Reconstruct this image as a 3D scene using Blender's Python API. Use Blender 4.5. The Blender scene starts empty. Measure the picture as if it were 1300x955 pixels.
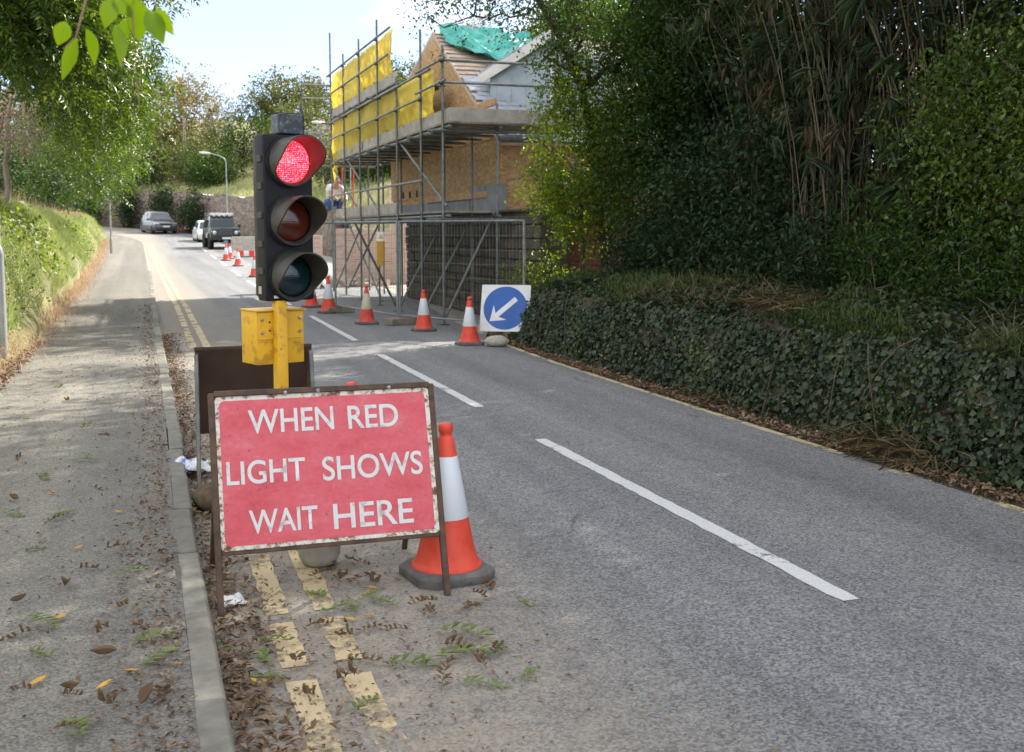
import bpy, bmesh, math, random
import numpy as np
from mathutils import Vector, Matrix, Euler

# ------------------------------------------------------------------ camera, sky, sun, exposure
SC = bpy.context.scene
COL = SC.collection
R = math.radians
cam_d = bpy.data.cameras.new('camera')
cam_d.sensor_fit = 'HORIZONTAL'
cam_d.sensor_width = 36.0
cam_d.lens = 36.0 * 1400 / 1300
cam_d.shift_y = -45.0 / 1300
cam_d.clip_start = 0.05
cam_d.clip_end = 3000
cam_d.dof.use_dof = True
cam_d.dof.focus_distance = 5.6
cam_d.dof.aperture_fstop = 7.0
cam = bpy.data.objects.new('camera', cam_d)
COL.objects.link(cam)
cam.location = (0, 0, 1.67)
cam.rotation_euler = (math.pi / 2 - 0.0993150, 0, -0.3302974)
SC.camera = cam

SUN_AZ, SUN_EL = R(57), R(40)          # azimuth from +Y (along the road) towards +X
W = bpy.data.worlds.new('World')
SC.world = W
W.use_nodes = True
wn, wl = W.node_tree.nodes, W.node_tree.links
wn.clear()
w_out = wn.new('ShaderNodeOutputWorld')
w_bg = wn.new('ShaderNodeBackground')
w_bg.inputs['Strength'].default_value = 0.10
w_sky = wn.new('ShaderNodeTexSky')
w_sky.sky_type = 'NISHITA'
w_sky.sun_disc = False
w_sky.sun_elevation = SUN_EL
w_sky.sun_rotation = SUN_AZ
w_sky.air_density = 0.5
w_sky.dust_density = 0.0
w_sky.ozone_density = 1.0
w_sky.altitude = 3500
w_tc = wn.new('ShaderNodeTexCoord')
w_map = wn.new('ShaderNodeMapping')
w_map.inputs['Scale'].default_value = (1.0, 1.0, 2.6)
w_map.inputs['Location'].default_value = (7.7, 4.1, 2.3)
w_no = wn.new('ShaderNodeTexNoise')
w_no.inputs['Scale'].default_value = 2.3
w_no.inputs['Detail'].default_value = 9
w_no.inputs['Roughness'].default_value = 0.58
w_no.inputs['Distortion'].default_value = 0.25
w_cr = wn.new('ShaderNodeValToRGB')
w_cr.color_ramp.elements[0].position = 0.40
w_cr.color_ramp.elements[0].color = (0.20, 0.20, 0.20, 1)
w_cr.color_ramp.elements[1].position = 0.60
w_mix = wn.new('ShaderNodeMix')
w_mix.data_type = 'RGBA'
w_mix.inputs['B'].default_value = (7.6, 7.6, 7.7, 1)
wl.new(w_tc.outputs['Generated'], w_map.inputs['Vector'])
wl.new(w_map.outputs['Vector'], w_no.inputs['Vector'])
wl.new(w_no.outputs['Fac'], w_cr.inputs['Fac'])
wl.new(w_cr.outputs['Color'], w_mix.inputs['Factor'])
wl.new(w_sky.outputs['Color'], w_mix.inputs['A'])
wl.new(w_mix.outputs['Result'], w_bg.inputs['Color'])
wl.new(w_bg.outputs['Background'], w_out.inputs['Surface'])

sun_d = bpy.data.lights.new('sun', 'SUN')
sun_d.energy = 3.6
sun_d.angle = R(0.53)
sun_d.color = (1.0, 0.93, 0.82)
sun = bpy.data.objects.new('sun', sun_d)
COL.objects.link(sun)
to_sun = Vector((math.sin(SUN_AZ) * math.cos(SUN_EL), math.cos(SUN_AZ) * math.cos(SUN_EL), math.sin(SUN_EL)))
sun.rotation_euler = to_sun.to_track_quat('Z', 'Y').to_euler()
sun.location = to_sun * 60

SC.view_settings.view_transform = 'Standard'
SC.view_settings.look = 'None'
SC.view_settings.gamma = 1
SC.view_settings.exposure = 1.8
SC.view_settings.use_curve_mapping = False
SC.render.engine = 'CYCLES'
SC.cycles.use_denoising = True
SC.cycles.use_adaptive_sampling = True
SC.cycles.adaptive_threshold = 0.02
SC.cycles.max_bounces = 6
SC.cycles.diffuse_bounces = 2
SC.cycles.glossy_bounces = 3
SC.cycles.transmission_bounces = 4
SC.cycles.transparent_max_bounces = 8
SC.cycles.sample_clamp_indirect = 6.0

rng = np.random.default_rng(7)
random.seed(7)

# ------------------------------------------------------------------ lay of the land
def rise(Y):
    t = max(0.0, Y - 24)
    return 0.00032 * t * t if t < 60 else 0.00032 * 3600 + 0.0384 * (t - 60)

def bend(Y):
    return -((Y - 72) ** 2) / 130.0 if Y > 72 else 0.0

_ky = [-10, 3.85, 6.4, 9.1, 14.8, 22.7, 41, 66, 140]
_kx = [0.20, 0.253, 0.272, 0.316, 0.355, 0.423, 0.60, 0.70, 0.8]
def kerb_x(Y): return float(np.interp(Y, _ky, _kx)) + bend(Y)
def centre_x(Y): return float(np.interp(Y, [-10, 4, 8, 14.5, 16.6, 22, 35, 52, 66, 140], [3.0, 3.03, 3.05, 3.12, 3.17, 3.28, 3.47, 3.8, 3.9, 4.0])) + bend(Y)
def right_x(Y): return float(np.interp(Y, [-10, 5, 10, 13, 16, 19, 24, 32, 60, 140], [4.98, 5.0, 5.02, 5.05, 5.19, 5.5, 6.2, 6.8, 7.2, 7.3])) + bend(Y)
def verge_x(Y): return float(np.interp(Y, [-10, 8, 14, 15, 20, 29, 60, 140], [-1.75, -1.65, -1.47, -1.32, -1.33, -1.33, -1.45, -1.5])) + bend(Y)
PAVE = 0.10

# ------------------------------------------------------------------ helpers
def link(o, parent=None):
    COL.objects.link(o)
    if parent is not None:
        o.parent = parent
    return o

def tag(o, label=None, cat=None, group=None, kind=None):
    if label: o['label'] = label
    if cat: o['category'] = cat
    if group: o['group'] = group
    if kind: o['kind'] = kind
    return o

def thing(name, label, cat, loc=(0, 0, 0), rz=0.0, group=None):
    o = bpy.data.objects.new(name, None)
    o.empty_display_size = 0.2
    COL.objects.link(o)
    o.location = loc
    o.rotation_euler = (0, 0, rz)
    return tag(o, label, cat, group)

def copy_tree(o, parent=None):
    c = o.copy()
    COL.objects.link(c)
    c.parent = parent
    for ch in list(o.children):
        copy_tree(ch, c)
    return c

def np_mesh(name, V, F, mat=None, parent=None, smooth=False, midx=None):
    """V (n,3), F (m,k) arrays -> one mesh object"""
    V = np.asarray(V, dtype=np.float32); F = np.asarray(F, dtype=np.int32)
    me = bpy.data.meshes.new(name)
    k = F.shape[1]
    me.vertices.add(len(V)); me.vertices.foreach_set('co', V.ravel())
    me.loops.add(F.size); me.loops.foreach_set('vertex_index', F.ravel())
    me.polygons.add(len(F)); me.polygons.foreach_set('loop_start', np.arange(0, F.size, k, dtype=np.int32))
    if smooth: me.polygons.foreach_set('use_smooth', np.ones(len(F), dtype=bool))
    mats = mat if isinstance(mat, (list, tuple)) else [mat]
    for m in mats:
        if m: me.materials.append(m)
    if midx is not None: me.polygons.foreach_set('material_index', np.asarray(midx, dtype=np.int32))
    me.update(calc_edges=True)
    return link(bpy.data.objects.new(name, me), parent)

class MB:
    def __init__(s): s.v = []; s.f = []; s.m = []; s.cm = 0
    def add(s, vs, fs):
        b = len(s.v); s.v += [tuple(v) for v in vs]
        for f in fs: s.f.append([b + i for i in f]); s.m.append(s.cm)
    def box(s, c, d, rot=None):
        hx, hy, hz = d[0] / 2, d[1] / 2, d[2] / 2
        vs = [Vector((x * hx, y * hy, z * hz)) for z in (-1, 1) for y in (-1, 1) for x in (-1, 1)]
        if rot is not None:
            mt = Euler(rot).to_matrix() if not isinstance(rot, Matrix) else rot
            vs = [mt @ v for v in vs]
        c = Vector(c)
        s.add([v + c for v in vs], [(0, 2, 3, 1), (4, 5, 7, 6), (0, 1, 5, 4), (2, 6, 7, 3), (0, 4, 6, 2), (1, 3, 7, 5)])
        return s
    def beam(s, p0, p1, w, h, up=(0, 0, 1)):
        p0, p1 = Vector(p0), Vector(p1)
        d = (p1 - p0); L = d.length; d.normalize()
        x = d.cross(Vector(up)); 
        if x.length < 1e-4: x = d.cross(Vector((1, 0, 0)))
        x.normalize(); z = x.cross(d)
        vs = []
        for p in (p0, p1):
            for a, b in ((-1, -1), (1, -1), (1, 1), (-1, 1)):
                vs.append(p + x * a * w / 2 + z * b * h / 2)
        s.add(vs, [(0, 1, 2, 3), (7, 6, 5, 4), (0, 4, 5, 1), (1, 5, 6, 2), (2, 6, 7, 3), (3, 7, 4, 0)])
        return s
    def tube(s, pts, r, n=8, caps=True):
        pts = [Vector(p) for p in pts]
        rs = r if isinstance(r, (list, tuple)) else [r] * len(pts)
        rings = []
        for i, p in enumerate(pts):
            d = (pts[min(i + 1, len(pts) - 1)] - pts[max(i - 1, 0)])
            if d.length < 1e-6: d = Vector((0, 0, 1))
            d.normalize()
            x = d.cross(Vector((0, 0, 1)))
            if x.length < 0.05: x = d.cross(Vector((0, 1, 0)))
            x.normalize(); y = d.cross(x)
            rings.append([p + (x * math.cos(2 * math.pi * k / n) + y * math.sin(2 * math.pi * k / n)) * rs[i] for k in range(n)])
        vs = [v for ring in rings for v in ring]
        fs = []
        for i in range(len(pts) - 1):
            for k in range(n):
                a, b = i * n + k, i * n + (k + 1) % n
                fs.append((a, a + n, b + n, b))
        if caps:
            fs.append(tuple(range(n)))
            fs.append(tuple(reversed(range((len(pts) - 1) * n, len(pts) * n))))
        s.add(vs, fs); return s
    def lathe(s, prof, n=24, c=(0, 0, 0), axis='z', caps=True):
        vs = []
        for r, z in prof:
            for k in range(n):
                a = 2 * math.pi * k / n
                p = (r * math.cos(a), r * math.sin(a), z)
                if axis == 'y': p = (p[0], -p[2], p[1])     # axis points to -y
                if axis == 'x': p = (p[2], p[0], p[1])
                vs.append((p[0] + c[0], p[1] + c[1], p[2] + c[2]))
        fs = []
        for i in range(len(prof) - 1):
            for k in range(n):
                a, b = i * n + k, i * n + (k + 1) % n
                fs.append((a, b, b + n, a + n))
        if caps:
            fs.append(tuple(reversed(range(n))))
            fs.append(tuple(range((len(prof) - 1) * n, len(prof) * n)))
        s.add(vs, fs); return s
    def prism(s, poly, o, ux, uy, depth):
        """poly in 2d on plane (o,ux,uy), extruded by depth along ux x uy (front at o, back at o - n*depth)"""
        o, ux, uy = Vector(o), Vector(ux), Vector(uy)
        nrm = ux.cross(uy).normalized()
        a = [o + ux * p[0] + uy * p[1] for p in poly]
        b = [p - nrm * depth for p in a]
        k = len(poly)
        fs = [tuple(range(k)), tuple(reversed(range(k, 2 * k)))]
        for i in range(k):
            j = (i + 1) % k
            fs.append((i, i + k, j + k, j))
        s.add(a + b, fs); return s
    def build(s, name, mat, parent=None, smooth=False, bevel=0.0, angle=35, seg=2):
        me = bpy.data.meshes.new(name)
        me.from_pydata(s.v, [], s.f)
        for m in (mat if isinstance(mat, (list, tuple)) else [mat]):
            me.materials.append(m)
        me.polygons.foreach_set('material_index', s.m)
        bm = bmesh.new(); bm.from_mesh(me)
        bmesh.ops.recalc_face_normals(bm, faces=bm.faces)
        if bevel > 0:
            es = [e for e in bm.edges if len(e.link_faces) == 2 and e.calc_face_angle(0) > R(30)]
            bmesh.ops.bevel(bm, geom=es, offset=bevel, segments=seg, affect='EDGES', profile=0.6, clamp_overlap=True)
        bm.to_mesh(me); bm.free()
        if smooth:
            me.polygons.foreach_set('use_smooth', [True] * len(me.polygons))
            try: me.set_sharp_from_angle(angle=R(angle))
            except Exception: pass
        me.update()
        return link(bpy.data.objects.new(name, me), parent)

# ------------------------------------------------------------------ materials
def new_mat(name):
    m = bpy.data.materials.new(name); m.use_nodes = True
    n, l = m.node_tree.nodes, m.node_tree.links
    return m, n, l, n['Principled BSDF']

def nd(n, t, **kw):
    x = n.new(t)
    for k, v in kw.items():
        if k in x.inputs: x.inputs[k].default_value = v
        else: setattr(x, k, v)
    return x

def ramp(n, stops):
    r = n.new('ShaderNodeValToRGB'); e = r.color_ramp.elements
    while len(e) < len(stops): e.new(0.5)
    for i, (p, c) in enumerate(stops):
        e[i].position = p; e[i].color = (*c, 1) if len(c) == 3 else c
    return r

def noisy(name, c1, c2, rough=0.75, scale=6.0, detail=6, metallic=0.0, bump=0.0, bscale=60.0, spec=0.4, lo=0.35, hi=0.65, rough_var=0.0, third=None):
    """base colour drifting between two tones, fine relief"""
    m, n, l, b = new_mat(name)
    tc = n.new('ShaderNodeTexCoord')
    no = nd(n, 'ShaderNodeTexNoise', Scale=scale, Detail=detail, Roughness=0.62)
    l.new(tc.outputs['Object'], no.inputs['Vector'])
    stops = [(lo, c1), (hi, c2)]
    if third: stops.append((third[0], third[1]))
    cr = ramp(n, stops)
    l.new(no.outputs['Fac'], cr.inputs['Fac'])
    l.new(cr.outputs['Color'], b.inputs['Base Color'])
    b.inputs['Roughness'].default_value = rough
    b.inputs['Metallic'].default_value = metallic
    b.inputs['Specular IOR Level'].default_value = spec
    if rough_var:
        mr = nd(n, 'ShaderNodeMapRange'); mr.inputs['To Min'].default_value = rough - rough_var; mr.inputs['To Max'].default_value = rough + rough_var
        l.new(no.outputs['Fac'], mr.inputs['Value']); l.new(mr.outputs['Result'], b.inputs['Roughness'])
    if bump:
        nb = nd(n, 'ShaderNodeTexNoise', Scale=bscale, Detail=5)
        l.new(tc.outputs['Object'], nb.inputs['Vector'])
        bp = nd(n, 'ShaderNodeBump', Strength=bump, Distance=0.01)
        l.new(nb.outputs['Fac'], bp.inputs['Height']); l.new(bp.outputs['Normal'], b.inputs['Normal'])
    return m

def leafmat(name, cols, rough=0.45, trans=0.35, tcol=None, spec=0.35, clump=0.6):
    """leaf colours vary leaf by leaf and by clump; light comes through"""
    m, n, l, b = new_mat(name)
    geo = n.new('ShaderNodeNewGeometry')
    tc = n.new('ShaderNodeTexCoord')
    no = nd(n, 'ShaderNodeTexNoise', Scale=clump, Detail=3)
    l.new(tc.outputs['Object'], no.inputs['Vector'])
    mx = nd(n, 'ShaderNodeMath', operation='MULTIPLY_ADD'); mx.inputs[1].default_value = 0.6
    l.new(geo.outputs['Random Per Island'], mx.inputs[0])
    m2 = nd(n, 'ShaderNodeMath', operation='MULTIPLY_ADD'); m2.inputs[1].default_value = 1.1; m2.inputs[2].default_value = -0.38
    l.new(no.outputs['Fac'], m2.inputs[0]); l.new(m2.outputs[0], mx.inputs[2])
    k = len(cols)
    cr = ramp(n, [(i / (k - 1) if k > 1 else 0, c) for i, c in enumerate(cols)])
    l.new(mx.outputs[0], cr.inputs['Fac'])
    l.new(cr.outputs['Color'], b.inputs['Base Color'])
    b.inputs['Roughness'].default_value = rough
    b.inputs['Specular IOR Level'].default_value = spec
    tr = n.new('ShaderNodeBsdfTranslucent')
    hs = nd(n, 'ShaderNodeHueSaturation', Saturation=1.15, Value=1.9); hs.inputs['Hue'].default_value = 0.485
    l.new(cr.outputs['Color'], hs.inputs['Color']); l.new(hs.outputs['Color'], tr.inputs['Color'])
    ms = n.new('ShaderNodeMixShader'); ms.inputs['Fac'].default_value = trans
    l.new(b.outputs['BSDF'], ms.inputs[1]); l.new(tr.outputs['BSDF'], ms.inputs[2])
    l.new(ms.outputs['Shader'], n['Material Output'].inputs['Surface'])
    return m

def asphalt(name, dark, light, warm, grain=95.0, warm_x=None, bump=0.5):
    m, n, l, b = new_mat(name)
    tc = n.new('ShaderNodeTexCoord')
    vo = nd(n, 'ShaderNodeTexVoronoi', Scale=grain)
    l.new(tc.outputs['Object'], vo.inputs['Vector'])
    sx = n.new('ShaderNodeSeparateColor'); l.new(vo.outputs['Color'], sx.inputs['Color'])
    fine = nd(n, 'ShaderNodeTexNoise', Scale=330.0, Detail=4, Roughness=0.7); l.new(tc.outputs['Object'], fine.inputs['Vector'])
    big = nd(n, 'ShaderNodeTexNoise', Scale=0.55, Detail=6, Roughness=0.6); l.new(tc.outputs['Object'], big.inputs['Vector'])
    mid = nd(n, 'ShaderNodeTexNoise', Scale=5.5, Detail=7, Roughness=0.7); l.new(tc.outputs['Object'], mid.inputs['Vector'])
    a = nd(n, 'ShaderNodeMath', operation='MULTIPLY_ADD'); a.inputs[1].default_value = 0.45
    l.new(sx.outputs['Red'], a.inputs[0])
    c = nd(n, 'ShaderNodeMath', operation='MULTIPLY_ADD'); c.inputs[1].default_value = 0.55
    l.new(fine.outputs['Fac'], c.inputs[0]); c.inputs[2].default_value = -0.02
    l.new(c.outputs[0], a.inputs[2])
    cr = ramp(n, [(0.22, dark), (0.5, tuple((x * .45 + y * .55) for x, y in zip(dark, light))), (0.72, light), (0.97, tuple(min(1, x * 1.7) for x in light))])
    l.new(a.outputs[0], cr.inputs['Fac'])
    # large stains and wheel-worn tone
    st = ramp(n, [(0.30, (0.80, 0.80, 0.80)), (0.55, (1.0, 1.0, 1.0)), (0.75, (1.14, 1.14, 1.14))])
    ad = nd(n, 'ShaderNodeMath', operation='MULTIPLY_ADD'); ad.inputs[1].default_value = 0.5
    l.new(mid.outputs['Fac'], ad.inputs[0])
    hb = nd(n, 'ShaderNodeMath', operation='MULTIPLY'); hb.inputs[1].default_value = 0.5; l.new(big.outputs['Fac'], hb.inputs[0])
    l.new(hb.outputs[0], ad.inputs[2]); l.new(ad.outputs[0], st.inputs['Fac'])
    mu = nd(n, 'ShaderNodeMix', data_type='RGBA', blend_type='MULTIPLY'); mu.inputs['Factor'].default_value = 1
    l.new(cr.outputs['Color'], mu.inputs['A']); l.new(st.outputs['Color'], mu.inputs['B'])
    outc = mu.outputs['Result']
    # tracks polished by tyres and feet, running along the road
    tm = n.new('ShaderNodeMapping'); tm.inputs['Scale'].default_value = (1.5, 0.05, 1.0); l.new(tc.outputs['Object'], tm.inputs['Vector'])
    tn = nd(n, 'ShaderNodeTexNoise', Scale=1.0, Detail=4, Roughness=0.6); l.new(tm.outputs['Vector'], tn.inputs['Vector'])
    tr_ = ramp(n, [(0.36, (0.80, 0.80, 0.81)), (0.52, (1.0, 1.0, 1.0)), (0.66, (1.20, 1.19, 1.17))]); l.new(tn.outputs['Fac'], tr_.inputs['Fac'])
    m3 = nd(n, 'ShaderNodeMix', data_type='RGBA', blend_type='MULTIPLY'); m3.inputs['Factor'].default_value = 1
    l.new(outc, m3.inputs['A']); l.new(tr_.outputs['Color'], m3.inputs['B'])
    # a few wandering cracks
    wp = nd(n, 'ShaderNodeTexNoise', Scale=1.3, Detail=5); l.new(tc.outputs['Object'], wp.inputs['Vector'])
    wa = nd(n, 'ShaderNodeMix', data_type='RGBA', blend_type='LINEAR_LIGHT'); wa.inputs['Factor'].default_value = 0.35
    l.new(tc.outputs['Object'], wa.inputs['A']); l.new(wp.outputs['Color'], wa.inputs['B'])
    vc = nd(n, 'ShaderNodeTexVoronoi', feature='DISTANCE_TO_EDGE', Scale=0.42); l.new(wa.outputs['Result'], vc.inputs['Vector'])
    ck = ramp(n, [(0.0, (0.42, 0.41, 0.40)), (0.010, (1, 1, 1))]); l.new(vc.outputs['Distance'], ck.inputs['Fac'])
    cm = ramp(n, [(0.57, (0, 0, 0)), (0.64, (1, 1, 1))]); l.new(big.outputs['Fac'], cm.inputs['Fac'])
    m4 = nd(n, 'ShaderNodeMix', data_type='RGBA', blend_type='MULTIPLY'); l.new(cm.outputs['Color'], m4.inputs['Factor'])
    l.new(m3.outputs['Result'], m4.inputs['A']); l.new(ck.outputs['Color'], m4.inputs['B'])
    outc = m4.outputs['Result']
    # dust and silt collecting along the gutter (a stain with its own place)
    if warm_x is not None:
        sp = n.new('ShaderNodeSeparateXYZ'); l.new(tc.outputs['Object'], sp.inputs['Vector'])
        mr = nd(n, 'ShaderNodeMapRange', interpolation_type='SMOOTHSTEP'); mr.inputs['From Min'].default_value = warm_x[0]; mr.inputs['From Max'].default_value = warm_x[1]
        mr.inputs['To Min'].default_value = 1.0; mr.inputs['To Max'].default_value = 0.0
        l.new(sp.outputs['X'], mr.inputs['Value'])
        mm = nd(n, 'ShaderNodeMath', operation='MULTIPLY'); l.new(mr.outputs['Result'], mm.inputs[0])
        rr = ramp(n, [(0.30, (0.35,) * 3), (0.6, (1.0,) * 3)]); l.new(mid.outputs['Fac'], rr.inputs['Fac']); l.new(rr.outputs['Color'], mm.inputs[1])
        mw = nd(n, 'ShaderNodeMix', data_type='RGBA'); l.new(mm.outputs[0], mw.inputs['Factor'])
        l.new(outc, mw.inputs['A'])
        wv = nd(n, 'ShaderNodeMix', data_type='RGBA', blend_type='MULTIPLY'); wv.inputs['Factor'].default_value = 0.75
        wv.inputs['A'].default_value = (*warm, 1)
        gr = ramp(n, [(0.2, (0.62,) * 3), (0.75, (1.25,) * 3)]); l.new(a.outputs[0], gr.inputs['Fac']); l.new(gr.outputs['Color'], wv.inputs['B'])
        l.new(wv.outputs['Result'], mw.inputs['B'])
        outc = mw.outputs['Result']
    l.new(outc, b.inputs['Base Color'])
    b.inputs['Roughness'].default_value = 0.85
    b.inputs['Specular IOR Level'].default_value = 0.35
    bp = nd(n, 'ShaderNodeBump', Strength=bump, Distance=0.004)
    l.new(a.outputs[0], bp.inputs['Height']); l.new(bp.outputs['Normal'], b.inputs['Normal'])
    return m

def worn_paint(name, col, col2, wear=0.42, soft=0.10, scale=14.0):
    """road paint with bare patches where it has worn away"""
    m, n, l, b = new_mat(name)
    tc = n.new('ShaderNodeTexCoord')
    no = nd(n, 'ShaderNodeTexNoise', Scale=scale, Detail=8, Roughness=0.72); l.new(tc.outputs['Object'], no.inputs['Vector'])
    big = nd(n, 'ShaderNodeTexNoise', Scale=2.2, Detail=3); l.new(tc.outputs['Object'], big.inputs['Vector'])
    sm = nd(n, 'ShaderNodeMath', operation='ADD'); l.new(no.outputs['Fac'], sm.inputs[0]); l.new(big.outputs['Fac'], sm.inputs[1])
    hf = nd(n, 'ShaderNodeMath', operation='MULTIPLY'); hf.inputs[1].default_value = 0.5; l.new(sm.outputs[0], hf.inputs[0])
    mr = nd(n, 'ShaderNodeMapRange'); mr.inputs['From Min'].default_value = wear - soft / 2; mr.inputs['From Max'].default_value = wear + soft / 2
    l.new(hf.outputs[0], mr.inputs['Value'])
    fine = nd(n, 'ShaderNodeTexNoise', Scale=160.0, Detail=4); l.new(tc.outputs['Object'], fine.inputs['Vector'])
    cr = ramp(n, [(0.35, col2), (0.62, col)]); l.new(fine.outputs['Fac'], cr.inputs['Fac'])
    l.new(cr.outputs['Color'], b.inputs['Base Color']); b.inputs['Roughness'].default_value = 0.7
    t = n.new('ShaderNodeBsdfTransparent'); ms = n.new('ShaderNodeMixShader')
    l.new(mr.outputs['Result'], ms.inputs['Fac']); l.new(t.outputs['BSDF'], ms.inputs[1]); l.new(b.outputs['BSDF'], ms.inputs[2])
    l.new(ms.outputs['Shader'], n['Material Output'].inputs['Surface'])
    return m

def plain(name, col, rough=0.5, metallic=0.0, spec=0.5, coat=0.0, emit=None, es=0.0):
    m, n, l, b = new_mat(name)
    b.inputs['Base Color'].default_value = (*col, 1)
    b.inputs['Roughness'].default_value = rough
    b.inputs['Metallic'].default_value = metallic
    b.inputs['Specular IOR Level'].default_value = spec
    b.inputs['Coat Weight'].default_value = coat
    if emit:
        b.inputs['Emission Color'].default_value = (*emit, 1); b.inputs['Emission Strength'].default_value = es
    return m

M = {}
M['road'] = asphalt('road_asphalt', (0.062, 0.065, 0.069), (0.268, 0.272, 0.277), (0.27, 0.24, 0.195), grain=98, warm_x=(0.9, 2.3))
M['pave'] = asphalt('pavement_asphalt', (0.082, 0.077, 0.067), (0.243, 0.230, 0.203), (0.2, 0.18, 0.15), grain=120, bump=0.35)
M['yard'] = noisy('yard_dirt', (0.22, 0.20, 0.17), (0.38, 0.35, 0.30), rough=0.9, scale=1.4, bump=0.3)
M['soil'] = noisy('soil', (0.028, 0.022, 0.014), (0.065, 0.048, 0.030), rough=0.95, scale=3, bump=0.5)
M['turf'] = noisy('turf_soil', (0.11, 0.12, 0.045), (0.24, 0.22, 0.10), rough=0.95, scale=1.6, bump=0.6, bscale=30)
M['hill'] = noisy('hill_grass', (0.16, 0.15, 0.06), (0.33, 0.27, 0.14), rough=0.95, scale=0.35, bump=0.6, bscale=6)
M['kerb'] = noisy('kerb_concrete', (0.145, 0.14, 0.12), (0.235, 0.228, 0.20), rough=0.85, scale=9, bump=0.25, bscale=150)
_n, _l = M['kerb'].node_tree.nodes, M['kerb'].node_tree.links
_oi = _n.new('ShaderNodeObjectInfo'); _kr = ramp(_n, [(0, (0.78, 0.78, 0.76)), (1, (1.12, 1.11, 1.08))]); _l.new(_oi.outputs['Random'], _kr.inputs['Fac'])
_km = nd(_n, 'ShaderNodeMix', data_type='RGBA', blend_type='MULTIPLY'); _km.inputs['Factor'].default_value = 1
_b = _n['Principled BSDF']; _src = _b.inputs['Base Color'].links[0].from_socket
_l.new(_src, _km.inputs['A']); _l.new(_kr.outputs['Color'], _km.inputs['B']); _l.new(_km.outputs['Result'], _b.inputs['Base Color'])
M['white_paint'] = worn_paint('white_road_paint', (0.60, 0.61, 0.61), (0.40, 0.41, 0.41), wear=0.39)
M['yellow_paint'] = worn_paint('yellow_road_paint', (0.54, 0.435, 0.255), (0.41, 0.335, 0.20), wear=0.44)
M['yellow_worn'] = worn_paint('yellow_road_paint_thin', (0.52, 0.44, 0.25), (0.40, 0.345, 0.21), wear=0.545)
M['yellow_edge'] = worn_paint('yellow_edge_paint', (0.50, 0.43, 0.26), (0.38, 0.33, 0.21), wear=0.46)
M['black_plastic'] = noisy('black_plastic', (0.006, 0.0065, 0.009), (0.012, 0.013, 0.017), rough=0.55, scale=5, spec=0.25)
M['dusty_black'] = noisy('dusty_black', (0.020, 0.019, 0.017), (0.075, 0.066, 0.050), rough=0.6, scale=4, spec=0.35)
M['visor_out'] = noisy('visor_dust', (0.018, 0.017, 0.014), (0.062, 0.057, 0.043), rough=0.55, scale=7, spec=0.4)
M['yellow_steel'] = noisy('yellow_steel', (0.46, 0.24, 0.02), (0.70, 0.395, 0.016), rough=0.45, scale=9, detail=10, spec=0.45, lo=0.40, hi=0.47, third=(0.74, (0.60, 0.33, 0.03)))
M['bolt'] = plain('bolt_zinc', (0.32, 0.31, 0.29), 0.4, 0.8)
M['dark_hole'] = plain('dark_hole', (0.03, 0.02, 0.01), 0.8)  # dark colour standing in for the shade inside holes and sockets
M['rust_frame'] = noisy('rusty_frame', (0.045, 0.032, 0.026), (0.11, 0.065, 0.042), rough=0.75, scale=16, bump=0.2)
M['sign_back'] = noisy('sign_back_brown', (0.030, 0.016, 0.011), (0.052, 0.028, 0.019), rough=0.6, scale=5)
M['galv'] = noisy('galvanised_steel', (0.17, 0.19, 0.19), (0.30, 0.32, 0.32), rough=0.45, scale=9, metallic=0.45)
M['galv_dark'] = noisy('weathered_tube', (0.11, 0.125, 0.125), (0.21, 0.225, 0.22), rough=0.5, scale=9, metallic=0.4)
M['coupler'] = noisy('coupler_steel', (0.06, 0.06, 0.06), (0.14, 0.12, 0.10), rough=0.6, scale=20, metallic=0.5)
M['board'] = noisy('scaffold_board', (0.17, 0.145, 0.115), (0.33, 0.29, 0.235), rough=0.85, scale=5, bump=0.3)
M['toe_board'] = noisy('toe_board', (0.30, 0.275, 0.24), (0.45, 0.42, 0.37), rough=0.85, scale=4, bump=0.2)
M['timber'] = noisy('new_timber', (0.40, 0.24, 0.13), (0.55, 0.36, 0.21), rough=0.8, scale=6)
M['stone'] = noisy('rubble_stone', (0.045, 0.037, 0.029), (0.115, 0.094, 0.072), rough=0.9, scale=3, bump=0.6, bscale=25)
M['render_grey'] = noisy('grey_render', (0.20, 0.22, 0.23), (0.32, 0.33, 0.33), rough=0.9, scale=2.5, bump=0.3)
M['cladding'] = noisy('blue_grey_cladding', (0.30, 0.36, 0.42), (0.42, 0.48, 0.54), rough=0.55, scale=3)
M['slate'] = noisy('slate', (0.24, 0.27, 0.31), (0.38, 0.41, 0.46), rough=0.45, scale=6, spec=0.5)
M['lead'] = noisy('lead_sheet', (0.33, 0.36, 0.40), (0.50, 0.53, 0.57), rough=0.4, scale=3)
M['felt'] = noisy('roof_underlay', (0.42, 0.33, 0.27), (0.58, 0.50, 0.43), rough=0.85, scale=4)
M['white_trim'] = noisy('white_trim', (0.62, 0.61, 0.57), (0.78, 0.76, 0.72), rough=0.6, scale=4)
M['rubber'] = noisy('recycled_rubber', (0.075, 0.073, 0.072), (0.14, 0.135, 0.13), rough=0.85, scale=14, bump=0.25, bscale=90)
M['concrete'] = noisy('cast_concrete', (0.30, 0.29, 0.26), (0.46, 0.44, 0.40), rough=0.9, scale=7, bump=0.4, bscale=90)
M['bark'] = noisy('bark', (0.045, 0.034, 0.024), (0.11, 0.088, 0.064), rough=0.95, scale=9, bump=0.6, bscale=40)
M['bark_pale'] = noisy('pale_bark', (0.24, 0.19, 0.15), (0.42, 0.35, 0.28), rough=0.9, scale=7, bump=0.4)
M['cane'] = noisy('bamboo_cane', (0.045, 0.036, 0.018), (0.13, 0.102, 0.052), rough=0.6, scale=3)
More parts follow.
